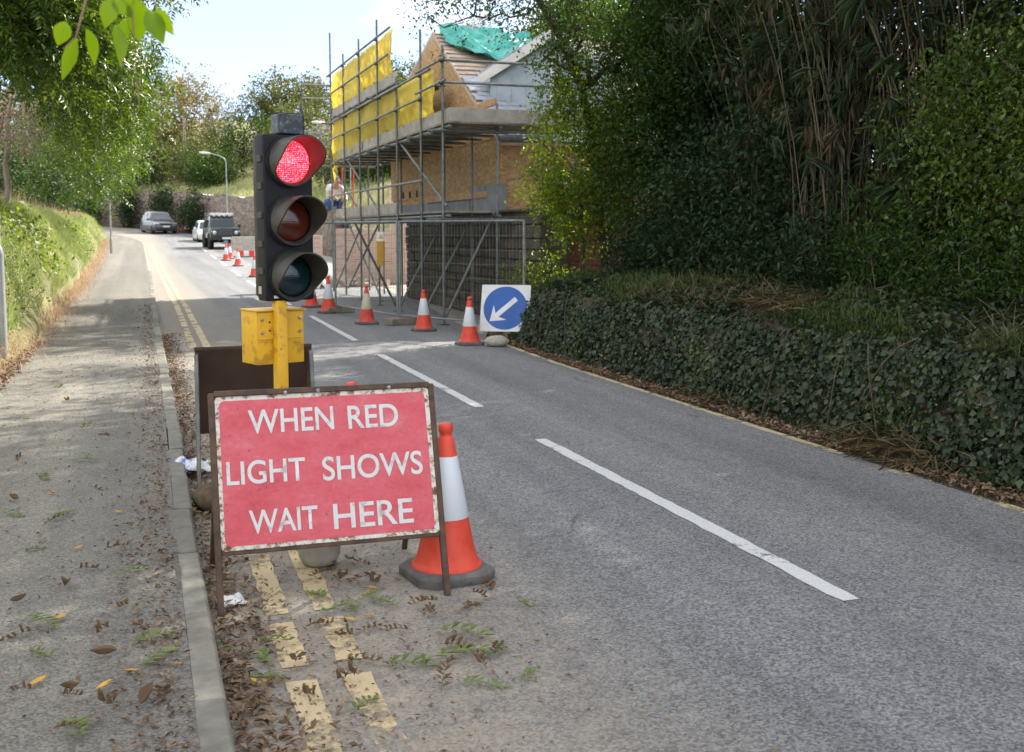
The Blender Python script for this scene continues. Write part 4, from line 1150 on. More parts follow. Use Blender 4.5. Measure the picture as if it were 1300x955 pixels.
MB().prism([(-0.05, 0.49), (0.05, 0.49), (0, 0.585)], (0, -0.0335, 0), (1, 0, 0), (0, 0, 1), 0.001).build('warning_triangle', plain('notice_yellow', (0.62, 0.36, 0.02), 0.5), tp)

# ------------------------------------------------------------------ scaffold
sf = thing('scaffold', 'steel tube scaffold with plank decks round the house under repair', 'scaffold', (5.2, 18.9, 0))
O = Vector((5.2, 18.9, 0))
YP = [18.9, 20.45, 22.45, 24.3, 26.35, 28.4, 30.3]
HT = [4.86, 5.40, 4.80, 6.26, 6.17, 6.13, 6.97]
def tubep(name, a, b, r=0.0242, mat='galv_dark', parent=sf):
    return MB().tube([Vector(a) - O, Vector(b) - O], r, 8).build(name, M[mat], parent, smooth=True)
def clamp(p):
    MB().box(Vector(p) - O, (0.075, 0.085, 0.085)).build('coupler', M['coupler'], sf, bevel=0.012, seg=1)
for y, h in zip(YP, HT):
    tubep('standard', (5.2, y, 0.02), (5.2, y, h))
    tubep('standard', (6.2, y, 0.02), (6.2, y, 3.62 if y < 23 else 4.75))
    MB().box(Vector((5.2, y, 0.01)) - O, (0.16, 0.16, 0.012)).build('base_plate', M['coupler'], sf)
tubep('standard', (7.7, 18.9, 0.02), (7.7, 18.9, 4.8)); tubep('standard', (6.2, 18.9, 3.5), (6.2, 18.9, 3.92))
for x in (5.24, 6.16):
    for z, ya, yb in ((1.93, 18.6, 31.7), (3.47, 18.55, 30.6), (4.63, 22.6, 30.7)):
        tubep('ledger', (x, ya, z), (x, yb, z))
for z, ya, yb in ((4.12, 20.2, 30.6), (4.56, 19.6, 30.6), (5.32, 23.0, 30.6), (5.84, 22.8, 30.6), (2.6, 20.2, 30.5)):
    tubep('guard_rail', (5.15, ya, z), (5.15, yb, z))
for z in (4.24, 4.62): tubep('guard_rail', (5.1, 18.85, z), (8.6, 18.85, z), mat='galv')
tubep('guard_rail', (5.15, 18.55, 4.24), (5.15, 20.6, 4.24)); tubep('guard_rail', (5.15, 18.6, 4.62), (5.15, 20.6, 4.62))
for y in YP:
    for z in ((1.87, 3.41) if y < 24 else (1.87, 3.41, 4.57)):
        tubep('transom', (4.95, y + 0.06, z), (6.42, y + 0.06, z))
        clamp((5.22, y + 0.03, z + 0.03))
    for z in (4.12, 4.56):
        if y > 20: clamp((5.18, y, z))
    if y > 23:
        for z in (5.32, 5.84): clamp((5.18, y, z))
for z in (4.24, 4.62): clamp((5.18, 18.88, z)); clamp((6.2, 18.86, z)) if z < 4 else None
for y in (19.7, 21.5, 23.3, 25.4, 27.4, 29.4):
    for z in (1.87, 3.41): tubep('transom', (5.1, y, z), (6.4, y, z))
for z in (5.58, 5.22, 3.92, 3.6): tubep('return_tube', (4.45, 30.36, z), (6.6, 30.36, z), mat='galv')
for z in (3.41, 1.87): tubep('return_ledger', (5.0, 18.82, z), (8.6, 18.82, z))
# braces
for (a, b) in (((5.24, 18.98, 0.1), (6.25, 18.98, 2.15)), ((5.24, 20.5, 0.1), (6.2, 20.5, 1.9)), ((5.24, 22.5, 0.1), (6.2, 22.5, 1.9)),
               ((5.26, 24.3, 0.1), (5.26, 28.4, 1.9)), ((5.26, 30.3, 0.1), (5.26, 26.35, 1.9)), ((5.26, 28.4, 0.2), (5.26, 24.3, 1.95)),
               ((5.27, 18.9, 2.1), (5.27, 22.4, 3.45)), ((5.27, 24.3, 2.0), (5.27, 28.4, 3.5)), ((5.27, 26.3, 1.95), (5.27, 30.3, 3.3)), ((5.15, 22.45, 0.1), (4.15, 21.7, 1.85))):
    tubep('brace', a, b)
# decks: boards laid side by side along the road
def deck(z, y0, y1, xs):
    for x in xs:
        y = y0 - random.uniform(0, 0.12)
        while y < y1:
            L = min(3.9, y1 - y + random.uniform(0, .1))
            if L < 0.5: break
            MB().box(Vector((x, y + L / 2, z + random.uniform(0, .004))) - O, (0.215, L - 0.012, 0.038)).build('deck_board', M['board'], sf, bevel=0.004, seg=1)
            y += L
deck(2.0, 18.8, 31.7, (5.32, 5.545, 5.77, 5.995)); deck(3.54, 18.7, 30.5, (5.32, 5.545, 5.77, 5.995, 6.22)); deck(4.70, 22.7, 30.6, (5.32, 5.545, 5.77, 5.995, 6.22))
for x in (6.45, 6.675, 6.9, 7.125, 7.35, 7.575): MB().box(Vector((x, 19.25, 3.54)) - O, (0.215, 1.0, 0.038)).build('deck_board', M['board'], sf, bevel=0.004, seg=1)
def toe(a, b, h=0.22):
    a, b = Vector(a), Vector(b); mid = (a + b) / 2 - O
    MB().beam(a - O, b - O, 0.036, h).build('toe_board', M['toe_board'], sf, bevel=0.004, seg=1)
for y in (18.75, 22.5, 26.4): toe((5.27, y, 3.68), (5.27, y + 3.74 if y < 26 else 30.4, 3.68))
toe((5.27, 18.72, 3.68), (6.72, 18.74, 3.68), 0.24); toe((6.73, 18.75, 3.66), (8.4, 18.76, 3.66), 0.22)
for y in (22.75, 26.6): toe((5.27, y, 4.84), (5.27, y + 3.82, 4.84))
for y in (22.5, 26.3): toe((5.27, y, 2.14), (5.27, y + 3.75, 2.14), 0.22)

# yellow debris netting
def net_mat():
    m, n, l, b = new_mat('yellow_netting')
    tc = n.new('ShaderNodeTexCoord')
    no = nd(n, 'ShaderNodeTexNoise', Scale=2.2, Detail=6); l.new(tc.outputs['Object'], no.inputs['Vector'])
    cr = ramp(n, [(0.35, (0.80, 0.64, 0.10)), (0.65, (0.86, 0.74, 0.19))]); l.new(no.outputs['Fac'], cr.inputs['Fac'])
    l.new(cr.outputs['Color'], b.inputs['Base Color']); b.inputs['Roughness'].default_value = 0.7
    tr = n.new('ShaderNodeBsdfTranslucent'); l.new(cr.outputs['Color'], tr.inputs['Color'])
    ms = n.new('ShaderNodeMixShader'); ms.inputs['Fac'].default_value = 0.5
    l.new(b.outputs['BSDF'], ms.inputs[1]); l.new(tr.outputs['BSDF'], ms.inputs[2])
    tp_ = n.new('ShaderNodeBsdfTransparent'); m2 = n.new('ShaderNodeMixShader'); m2.inputs['Fac'].default_value = 0.12      # open mesh
    l.new(ms.outputs['Shader'], m2.inputs[1]); l.new(tp_.outputs['BSDF'], m2.inputs[2])
    l.new(m2.outputs['Shader'], n['Material Output'].inputs['Surface'])
    return m
M['net'] = net_mat()
def netting(label, y0, y1, top, bot, seed):
    r = np.random.default_rng(seed)
    ny, nz = 90, 14; V, F = [], []
    for i in range(ny):
        y = y0 + (y1 - y0) * i / (ny - 1)
        for j in range(nz):
            u = j / (nz - 1); tz, bz = top(y), bot(y)
            sag = 0.07 * math.sin(math.pi * u) * (0.6 + 0.4 * math.sin(y * 2.7 + seed)) + 0.035 * math.sin(y * 8.0 + u * 5 + seed + 2 * math.sin(y * 1.7)) * u + 0.02 * math.sin(y * 17 - u * 9) + r.normal() * 0.004
            V.append((5.285 - sag, y, tz + (bz - tz) * u + 0.03 * math.sin(y * 5.1) * u))
    for i in range(ny - 1):
        for j in range(nz - 1):
            a = i * nz + j; F.append((a, a + nz, a + nz + 1, a + 1))
    o = np_mesh('debris_netting', V, F, M['net'], None, smooth=True)
    sd = o.modifiers.new('thick', 'SOLIDIFY'); sd.thickness = 0.004
    return tag(o, label, 'netting', 'yellow debris netting on the scaffold')
netting('upper strip of yellow debris netting along the top scaffold deck', 23.05, 30.35, lambda y: 5.86 + 0.02 * math.sin(y * 3), lambda y: 4.86 + 0.16 * math.sin(math.pi * min(1, max(0, (y - 23) / 4.5))) * 0.6 - 0.05 * (y > 29), 1)
netting('lower longer strip of yellow debris netting with a torn hanging corner', 19.75, 30.4, lambda y: 4.60 + 0.02 * math.sin(y * 2.1), lambda y: 3.76 - 0.30 * max(0, (y - 24.5) / 5.8) - 0.45 * max(0, (y - 29.2) / 1.2) ** 1.4, 2)

# ------------------------------------------------------------------ house under repair
def osb_mat():
    m, n, l, b = new_mat('oriented_strand_board')
    tc = n.new('ShaderNodeTexCoord')
    mp = n.new('ShaderNodeMapping'); mp.inputs['Scale'].default_value = (1, 1, 2.2); l.new(tc.outputs['Object'], mp.inputs['Vector'])
    vo = nd(n, 'ShaderNodeTexVoronoi', Scale=13.0); l.new(mp.outputs['Vector'], vo.inputs['Vector'])
    no = nd(n, 'ShaderNodeTexNoise', Scale=5.0, Detail=7, Roughness=0.7); l.new(tc.outputs['Object'], no.inputs['Vector'])
    sc = n.new('ShaderNodeSeparateColor'); l.new(vo.outputs['Color'], sc.inputs['Color'])
    ad = nd(n, 'ShaderNodeMath', operation='MULTIPLY_ADD'); ad.inputs[1].default_value = 0.5; l.new(sc.outputs['Red'], ad.inputs[0])
    h = nd(n, 'ShaderNodeMath', operation='MULTIPLY'); h.inputs[1].default_value = 0.55; l.new(no.outputs['Fac'], h.inputs[0]); l.new(h.outputs[0], ad.inputs[2])
    cr = ramp(n, [(0.15, (0.26, 0.145, 0.065)), (0.5, (0.43, 0.27, 0.135)), (0.85, (0.56, 0.39, 0.215))]); l.new(ad.outputs[0], cr.inputs['Fac'])
    l.new(cr.outputs['Color'], b.inputs['Base Color']); b.inputs['Roughness'].default_value = 0.8
    return m
M['osb'] = osb_mat()
hs = thing('house', 'half built house with strand board walls and slate roof behind the scaffold', 'house', (6.5, 19.8, 0))
HO = Vector((6.5, 19.8, 0))
def hb(name, mb, mat, parent=hs, **k):
    mb.v = [tuple(Vector(v) - HO) for v in mb.v]
    return mb.build(name, M[mat] if isinstance(mat, str) else mat, parent, **k)
XF, Y0h, Y1h = 6.5, 19.8, 28.8
YA, ZA, ZE0, ZE1 = 24.4, 6.08, 3.42, 4.72      # apex and eaves
# lower rubble wall: a core with separate stones set into it
core = hb('lower_wall', MB().box((XF + 0.26, (17.4 + 27.0) / 2, 1.0), (0.46, 9.6, 2.0)), 'stone')
hb('lower_wall', MB().box((XF + 2.4, Y0h + 0.15, 1.0), (4.2, 0.3, 2.0)), 'stone')
r_ = np.random.default_rng(5); zc = 0.0; stone_me = []
while zc < 1.98:
    hh = r_.uniform(0.15, 0.27); y = 17.4
    while y < 26.9:
        w = r_.uniform(0.22, 0.55); w = min(w, 27.0 - y)
        if w > 0.1:
            hb('stone', MB().box((XF + 0.03 - r_.uniform(0, .03), y + w / 2, zc + hh / 2), (0.12, w - 0.014, min(hh, 2.0 - zc) - 0.012), (r_.normal() * .02, 0, r_.normal() * .03)), 'stone', core, bevel=0.018, seg=1)
        y += w
    zc += hh
# upper walls of strand board: separate panels, then the gable above
def gz(y): return ZA - (ZA - ZE0) * (YA - y) / (YA - Y0h) if y < YA else ZA - (ZA - ZE1) * (y - YA) / (Y1h - YA)
y = Y0h
while y < Y1h - 0.05:
    yb = min(y + 1.22, Y1h)
    za, zb = 2.45, 3.40
    hb('board_panel', MB().prism([(y + .003, za), (yb - .003, za), (yb - .003, zb), (y + .003, zb)], (XF + random.uniform(0, .004), 0, 0), (0, -1, 0), (0, 0, 1), 0.018) if False else MB().box((XF + 0.012 + random.uniform(0, .004), (y + yb) / 2, (za + zb) / 2), (0.02, yb - y - 0.006, zb - za)), 'osb')
    zt0, zt1 = gz(y + .003), gz(yb - .003)
    mid = [(YA, ZA)] if y < YA < yb else []
    pts = [(y + .003, 3.406), (yb - .003, 3.406), (yb - .003, zt1)] + mid + [(y + .003, zt0)]
    pts = [(-p[0], p[1]) for p in pts][::-1]
    hb('gable_panel', MB().prism(pts, (XF + random.uniform(0, .004), 0, 0), (0, -1, 0), (0, 0, 1), -0.02), 'osb')
    y = yb
hb('side_wall', MB().box((XF + 2.6, Y0h + 0.02, 2.7), (5.1, 0.04, 1.4)), 'osb')
hb('end_wall', MB().box((XF + 2.6, Y1h - 0.03, 3.3), (5.1, 0.05, 2.8)), 'osb')
hb('timber_plate', MB().box((XF - 0.03, 22.6, 2.36), (0.07, 4.6, 0.12)), 'timber', bevel=0.004, seg=1)
hb('timber_plate', MB().box((XF - 0.03, 21.9, 4.06), (0.05, 4.2, 0.13)), 'timber', bevel=0.004, seg=1)
hb('render_band', MB().box((XF + 0.06, 20.55, 2.28), (0.2, 1.6, 0.52)), 'render_grey')
hb('render_band', MB().box((XF + 0.08, 24.6, 2.16), (0.2, 6.0, 0.28)), 'render_grey')
for yy in (26.0, 26.7, 27.4, 23.6):
    hb('socket', MB().box((XF - 0.004, yy, 2.55), (0.01, 0.16, 0.16)), 'dark_hole')  # thin dark squares painting the shade of recesses in the wall
# roof: boarded slope, battens, slates; near slope faces the viewer
th = math.atan2(ZA - ZE0, YA - Y0h); sl = math.hypot(ZA - ZE0, YA - Y0h)
ds = Vector((0, math.cos(th), math.sin(th))); dn = Vector((0, -math.sin(th), math.cos(th)))
e0 = Vector((XF - 0.02, Y0h - 0.25 * math.cos(th), ZE0 - 0.25 * math.sin(th)))
XR = 5.6
roof = hb('roof', MB().add([], []) or MB(), 'felt') if False else None
mb = MB()
def slab(mb, o, a, b, t):
    n_ = a.cross(b).normalized() * t
    vs = [o, o + a, o + a + b, o + b]; vs = vs + [v - n_ for v in vs]
    mb.add(vs, [(0, 1, 2, 3), (7, 6, 5, 4), (0, 4, 5, 1), (1, 5, 6, 2), (2, 6, 7, 3), (3, 7, 4, 0)])
slab(mb, e0, Vector((XR, 0, 0)), ds * (sl + 0.25), 0.06)
roof = hb('roof', mb, 'felt')
mb = MB(); thb = math.atan2(ZA - ZE1, Y1h - YA); db = Vector((0, math.cos(thb), -math.sin(thb)))
slab(mb, Vector((XF - 0.02, YA, ZA + 0.0)), Vector((XR, 0, 0)), db * (math.hypot(ZA - ZE1, Y1h - YA) + 0.2), 0.06)
hb('far_roof_slope', mb, 'slate')
for k in range(24):
    s_ = 0.25 + k * 0.225
    p = e0 + ds * s_ + dn * 0.014
    hb('batten', MB().beam(p + Vector((0.02, 0, 0)), p + Vector((XR - 0.1, 0, 0)), 0.04, 0.026, up=dn), 'timber' if k % 2 else 'board', roof)
smb = MB().box((0, 0, 0), (0.245, 0.34, 0.007)); slate0 = smb.build('slate', M['slate'], roof)
rot = Matrix((Vector((1, 0, 0)), ds, dn)).transposed().to_4x4()
first = True; tilt = Matrix.Rotation(R(-2.2), 4, 'X')
for row in range(17):
    for c in range(12):
        x = 0.14 + c * 0.25 + (0.125 if row % 2 else 0)
        if x > 3.0 - row * 0.12: continue
        if row > 12 and c < (row - 12) * 0.7: continue
        o = slate0 if first else slate0.copy()
        if not first: COL.objects.link(o); o.parent = roof
        first = False
        p = e0 + ds * (0.17 + row * 0.225) + dn * 0.040 + Vector((x, 0, 0)) - HO
        o.matrix_local = Matrix.Translation(p) @ rot @ tilt @ Matrix.Rotation(random.uniform(-.02, .02), 4, 'Z')
# dormer
PIV = Vector((6.86, 21.35, 0)); RD = Matrix.Rotation(R(-36), 3, 'Z')
def db_(name, mb, mat, **k):
    mb.v = [tuple(RD @ (Vector(v) - PIV) + PIV) for v in mb.v]
    return hb(name, mb, mat, **k)
DX0, DX1, DY, DZ = 6.86, 9.5, 21.35, 4.74
db_('dormer_wall', MB().prism([(DX0, 3.4), (DX1, 3.4), (DX1, DZ), ((DX0 + DX1) / 2, DZ + 0.72), (DX0, DZ)], (0, DY, 0), (1, 0, 0), (0, 0, 1), 0.08), 'cladding')
for k in range(9):
    x = DX0 + 0.14 + k * 0.30
    db_('cladding_joint', MB().box((x, DY - 0.003, 4.2), (0.014, 0.008, 1.0)), 'slate')
db_('corner_post', MB().box((8.15, DY - 0.02, 4.35), (0.07, 0.05, 1.4)), 'white_trim')
for sx in (-1, 1):
    mx_ = (DX0 + DX1) / 2; xe = mx_ + sx * ((DX1 - DX0) / 2 + 0.18)
    ze = DZ - 0.18 * 0.72 / ((DX1 - DX0) / 2)
    a = Vector((xe, DY - 0.12, ze + 0.02)); b = Vector((mx_, DY - 0.12, DZ + 0.74))
    db_('bargeboard', MB().beam(a, b, 0.035, 0.17), 'white_trim', bevel=0.003, seg=1)
    mb = MB(); slab(mb, a + Vector((0, 0.0, 0.10)), Vector((0, 2.2, 0)), (b - a) * 1.02, 0.04 if sx < 0 else -0.04)
    db_('dormer_roof', mb, 'lead')
# tarpaulin over the ridge
M['tarp'] = noisy('green_tarpaulin', (0.01, 0.24, 0.19), (0.06, 0.42, 0.35), rough=0.35, scale=3.0, spec=0.6)
n = 26; V, F = [], []; r_ = np.random.default_rng(11)
for j in range(n):
    for i in range(n):
        u, v = i / (n - 1), j / (n - 1)
        x = 6.6 + 2.1 * u; s_ = sl + 0.3 - 1.9 * v * (0.45 + 0.65 * math.sin(math.pi * min(1, u * 1.15)) ) 
        p = e0 + ds * s_ + dn * (0.10 + 0.09 * math.sin(9 * u + 5 * v) * math.cos(7 * v - 4 * u) + 0.05 * abs(math.sin(16 * (u - v))) + 0.05 * v)
        V.append((x - HO.x + r_.normal() * .012, p.y - HO.y, p.z - HO.z + r_.normal() * .012))
for j in range(n - 1):
    for i in range(n - 1): F.append((j * n + i, j * n + i + 1, (j + 1) * n + i + 1, (j + 1) * n + i))
tarp = np_mesh('tarpaulin', V, F, M['tarp'], None, smooth=True); tarp.location = HO
sd = tarp.modifiers.new('thick', 'SOLIDIFY'); sd.thickness = 0.006
tag(tarp, 'crumpled green tarpaulin draped over the house ridge', 'tarpaulin')

# ------------------------------------------------------------------ building site behind the scaffold
def brick_mat(name, c1, c2, mortar, scale=5.0):
    m, n, l, b = new_mat(name)
    tc = n.new('ShaderNodeTexCoord'); mp = n.new('ShaderNodeMapping'); mp.inputs['Rotation'].default_value = (R(90), 0, 0)
    l.new(tc.outputs['Object'], mp.inputs['Vector'])
    br = nd(n, 'ShaderNodeTexBrick', Scale=scale); br.inputs['Color1'].default_value = (*c1, 1); br.inputs['Color2'].default_value = (*c2, 1); br.inputs['Mortar'].default_value = (*mortar, 1)
    br.inputs['Mortar Size'].default_value = 0.035; br.inputs['Brick Width'].default_value = 1.1; br.inputs['Row Height'].default_value = 0.36
    l.new(mp.outputs['Vector'], br.inputs['Vector']); l.new(br.outputs['Color'], b.inputs['Base Color']); b.inputs['Roughness'].default_value = 0.9
    bp = nd(n, 'ShaderNodeBump', Strength=0.5, Distance=0.01); l.new(br.outputs['Fac'], bp.inputs['Height']); bp.invert = True; l.new(bp.outputs['Normal'], b.inputs['Normal'])
    return m
M['brick_pale'] = brick_mat('pale_brick', (0.46, 0.31, 0.24), (0.55, 0.43, 0.36), (0.55, 0.51, 0.46))
M['brick_red'] = brick_mat('dark_red_brick', (0.16, 0.055, 0.032), (0.22, 0.085, 0.05), (0.17, 0.13, 0.10))
bw = MB()
bw.box((0.75, 0, 0.85), (1.8, 0.22, 1.7)); bw.box((2.4, 0, 1.5), (1.5, 0.22, 3.0)); bw.box((-0.75, 0.1, 0.75), (0.5, 0.3, 1.5))
o = bw.build('brick_wall', M['brick_pale'], None, bevel=0.01, seg=1); o.location = (6.0, 34.0, rise(34))
tag(o, 'pale broken brick wall seen through the scaffold', 'wall')
o = MB().box((0, 0, 0.8), (1.6, 0.22, 2.6)).build('brick_pier', M['brick_red'], None); o.location = (7.55, 17.9, 0.6)
tag(o, 'dark red brick wall end behind the bright bush', 'wall')
crumple('plaster_sheet', 'pale sheet of plasterboard leaning low behind the scaffold', 'board', (4.95, 31.6, 0.0), 0.5, 0.4, 0.7, M['white_trim'], 8, 8)
o = MB(); 
for k in range(60):
    o.box((random.gauss(0, .55), random.gauss(0, .35), abs(random.gauss(0, .12))), (random.uniform(.08, .25), random.uniform(.08, .22), random.uniform(.06, .14)), (random.random() * 3, random.random() * 3, random.random() * 3))
o = o.build('rubble', M['brick_pale'], None); o.location = (6.0, 32.6, rise(32))
tag(o, 'heap of broken bricks on the ground behind the scaffold', 'rubble', kind='stuff')
ld = thing('ladder', 'short red ladder leaning on the scaffold deck', 'ladder', (5.72, 30.9, 2.03))
for sx in (-0.16, 0.16): MB().beam((sx, 0, 0), (sx + 0.1, 0.35, 1.45), 0.03, 0.06).build('rail', M['red_plastic'], ld)
for k in range(5): MB().beam((-0.16 + 0.02 * k, 0.07 + 0.07 * k, 0.25 + 0.27 * k), (0.16 + 0.02 * k, 0.07 + 0.07 * k, 0.25 + 0.27 * k), 0.025, 0.025).build('rung', M['galv'], ld)

# crouching workman on the far end of the lower deck
def skin(name, pts, edges, rad, mat, parent, root=0, lv=2):
    me = bpy.data.meshes.new(name); me.from_pydata(pts, edges, []); me.materials.append(mat)
    o = bpy.data.objects.new(name, me); link(o, parent)
    sk = o.modifiers.new('skin', 'SKIN'); sk.use_smooth_shade = True
    for i, v in enumerate(me.skin_vertices[0].data):
        r = rad[i] if isinstance(rad[i], tuple) else (rad[i], rad[i]); v.radius = r; v.use_root = (i == root)
    ss = o.modifiers.new('sub', 'SUBSURF'); ss.levels = lv; ss.render_levels = lv
    return o
M['skin'] = plain('skin', (0.45, 0.26, 0.18), 0.5); M['shirt'] = noisy('white_shirt', (0.62, 0.64, 0.68), (0.76, 0.77, 0.79), 0.8, 5); M['jeans'] = noisy('blue_jeans', (0.03, 0.08, 0.20), (0.06, 0.13, 0.30), 0.85, 8); M['hair'] = plain('hair', (0.05, 0.035, 0.02), 0.6)
wk = thing('person', 'workman in white shirt and blue jeans crouching on the far end of the scaffold', 'person', (5.30, 31.15, 2.03), R(20))
skin('body', [(0, 0, .42), (0, -.10, .62), (0, -.22, .80), (0, -.33, .92), (0, -.40, 1.00), (0, -.45, 1.06),
              (.18, -.24, .84), (.24, -.42, .66), (.16, -.58, .52), (.13, -.64, .47), (-.18, -.24, .84), (-.24, -.42, .66), (-.16, -.58, .52), (-.13, -.64, .47),
              (.11, 0, .40), (.17, -.36, .50), (.14, -.08, .10), (.14, -.20, .05), (-.11, 0, .40), (-.17, -.36, .50), (-.14, -.08, .10), (-.14, -.20, .05)],
     [(0, 1), (1, 2), (2, 3), (3, 4), (4, 5), (2, 6), (6, 7), (7, 8), (8, 9), (2, 10), (10, 11), (11, 12), (12, 13), (0, 14), (14, 15), (15, 16), (16, 17), (0, 18), (18, 19), (19, 20), (20, 21)],
     [.13, .125, .14, .06, .085, .07, .06, .045, .038, .035, .06, .045, .038, .035, .09, .068, .045, .04, .09, .068, .045, .04], M['skin'], wk)
skin('shirt', [(0, -.02, .50), (0, -.10, .64), (0, -.20, .79), (0, -.28, .87), (.19, -.24, .84), (.235, -.38, .70), (-.19, -.24, .84), (-.235, -.38, .70)], [(0, 1), (1, 2), (2, 3), (2, 4), (4, 5), (2, 6), (6, 7)], [.17, .175, .175, .10, .09, .075, .09, .075], M['shirt'], wk)
skin('trousers', [(0, .02, .40), (0, 0, .50), (.11, 0, .40), (.17, -.36, .50), (.14, -.08, .14), (-.11, 0, .40), (-.17, -.36, .50), (-.14, -.08, .14)], [(0, 1), (0, 2), (2, 3), (3, 4), (0, 5), (5, 6), (6, 7)], [.175, .165, .115, .088, .065, .115, .088, .065], M['jeans'], wk)
skin('hair', [(0, -.36, 1.04), (0, -.42, 1.11)], [(0, 1)], [.085, .085], M['hair'], wk)

# concrete barrier and red-white boards by the far cones
br_ = thing('concrete_block', 'pale concrete barrier block by the far cones', 'barrier', (5.35, 57.4, rise(57.4)), R(4))
MB().box((0, 0, 0.62), (1.25, 0.55, 0.78)).build('block', M['concrete'], br_, bevel=0.03)
MB().box((0, 0, 0.13), (1.1, 0.45, 0.22)).build('plinth', M['concrete'], br_, bevel=0.02)
o = MB().box((0, 0, 0.62), (1.3, 0.55, 0.8)).build('concrete_block', M['concrete'], None, bevel=0.03); o.location = (6.7, 57.8, rise(57.8))
tag(o, 'second concrete block behind the traffic light head', 'barrier')
wb = thing('striped_barrier', 'low red and white striped board in front of the concrete block', 'barrier', (5.6, 56.3, rise(56.3)))
for k in range(7): MB().box((-0.78 + k * 0.26, 0, 0.22), (0.255, 0.05, 0.26)).build('stripe_panel', M['red_plastic'] if k % 2 else M['white_trim'], wb)
for sx in (-0.7, 0.7): MB().box((sx, 0, 0.05), (0.12, 0.4, 0.10)).build('foot', M['rubber'], wb)

# triangular warning sign far off
ts_ = thing('warning_sign', 'distant red edged triangular warning sign on a frame', 'road sign', (4.15, 92.0, rise(92)), R(40))
MB().prism([(-0.5, 0.25), (0.5, 0.25), (0, 1.12)], (0, 0, 0), (1, 0, 0), (0, 0, 1), 0.01).build('red_border', M['red_plastic'], ts_)
MB().prism([(-0.35, 0.34), (0.35, 0.34), (0, 0.94)], (0, -0.004, 0), (1, 0, 0), (0, 0, 1), 0.002).build('white_field', M['sign_plate'], ts_)
for sx in (-0.4, 0.4): MB().beam((sx, 0.02, 0), (sx * .3, 0.05, 0.9), 0.03, 0.03).build('leg', M['rust_frame'], ts_)

# ------------------------------------------------------------------ vehicles
def wheel(root, x, y, r=0.34, w=0.22):
    t = MB().lathe([(r * .62, -w / 2), (r * .9, -w / 2), (r, -w * .35), (r, w * .35), (r * .9, w / 2), (r * .62, w / 2)], 28, (0, 0, 0), axis='x').build('wheel', M['tyre'], root, smooth=True, angle=50)
    t.location = (x, y, r)
    MB().lathe([(r * .63, -w * .42), (r * .5, -w * .30), (r * .2, -w * .34), (0.02, -w * .36)], 20, (0, 0, 0), axis='x').build('rim', M['alloy'], t, smooth=True)
    MB().lathe([(r * .63, w * .42), (r * .5, w * .30), (r * .2, w * .34), (0.02, w * .36)], 20, (0, 0, 0), axis='x').build('rim', M['alloy'], t, smooth=True)
def loft(mb, secs):
    k = len(secs[0]); b = len(mb.v)
    for s_ in secs: mb.v += [tuple(p) for p in s_]
    for i in range(len(secs) - 1):
        for j in range(k):
            mb.f.append([b + i * k + j, b + i * k + (j + 1) % k, b + (i + 1) * k + (j + 1) % k, b + (i + 1) * k + j]); mb.m.append(0)
    mb.f.append([b + j for j in reversed(range(k))]); mb.m.append(0)
    mb.f.append([b + (len(secs) - 1) * k + j for j in range(k)]); mb.m.append(0)
# boxy black off-roader, front faces -y
dfr = thing('off_roader', 'dark boxy off-roader with roof rack waiting in the oncoming lane', 'car', (5.15, 66.5, rise(66.5)), R(3))
MB().box((0, 2.1, 0.95), (1.70, 4.1, 0.62)).build('body', M['car_green'], dfr, smooth=True, bevel=0.05)
MB().box((0, 0.62, 1.16), (1.30, 1.15, 0.22)).build('bonnet', M['car_green'], dfr, smooth=True, bevel=0.05)
mb = MB()
loft(mb, [[(-.80, 1.25, 1.26), (.80, 1.25, 1.26), (.80, 4.15, 1.26), (-.80, 4.15, 1.26)], [(-.70, 1.50, 1.78), (.70, 1.50, 1.78), (.72, 4.1, 1.78), (-.72, 4.1, 1.78)], [(-.66, 1.58, 1.95), (.66, 1.58, 1.95), (.70, 4.08, 1.95), (-.70, 4.08, 1.95)]])
MB.build(mb, 'cab', M['car_green'], dfr, smooth=True, bevel=0.03)
MB().prism([(-0.68, 0), (0.68, 0), (0.62, 0.47), (-0.62, 0.47)], (0, 1.265, 1.30), (1, 0, 0), (0, 0.43, 0.90), 0.01).build('windscreen', M['glass_dark'], dfr)
for sx in (-1, 1):
    for ya, yb in ((1.75, 2.55), (2.68, 3.35), (3.5, 4.0)):
        MB().add([], []) 
        mb = MB(); x0, x1 = sx * 0.806, sx * 0.735
        mb.add([(x0, ya - .08, 1.31), (x0, yb, 1.31), (x1, yb, 1.72), (x1, ya, 1.72)], [(0, 1, 2, 3)])
        mb.build('side_window', M['glass_dark'], dfr)
    h = MB().lathe([(0.11, 0), (0.11, 0.03), (0.07, 0.05), (0.01, 0.055)], 20, (sx * 0.62, 0.04, 0.98), axis='y').build('headlight', M['lamp_glass'], dfr, smooth=True)
    MB().lathe([(0.04, 0), (0.04, 0.03), (0.01, 0.035)], 12, (sx * 0.78, 0.04, 1.05), axis='y').build('side_light', M['lamp_glass'], dfr)
    for ya in (0.78, 3.35):
        wheel(dfr, sx * 0.74, ya, 0.39, 0.25)
        MB().lathe([(0.46, -0.04), (0.50, -0.04), (0.50, 0.04), (0.46, 0.04)], 24, (sx * 0.86, ya, 0.45), axis='x', caps=False).build('wheel_arch', M['trim_black'], dfr)
    MB().box((sx * 0.98, 1.35, 1.36), (0.16, 0.06, 0.22)).build('mirror', M['trim_black'], dfr, bevel=0.02)
    MB().tube([(sx * 0.8, 1.36, 1.3), (sx * 0.95, 1.35, 1.3)], 0.012, 6).build('mirror_arm', M['trim_black'], dfr)
g_ = MB().box((0, 0.035, 0.98), (0.86, 0.05, 0.34)).build('grille', M['trim_black'], dfr, bevel=0.01)
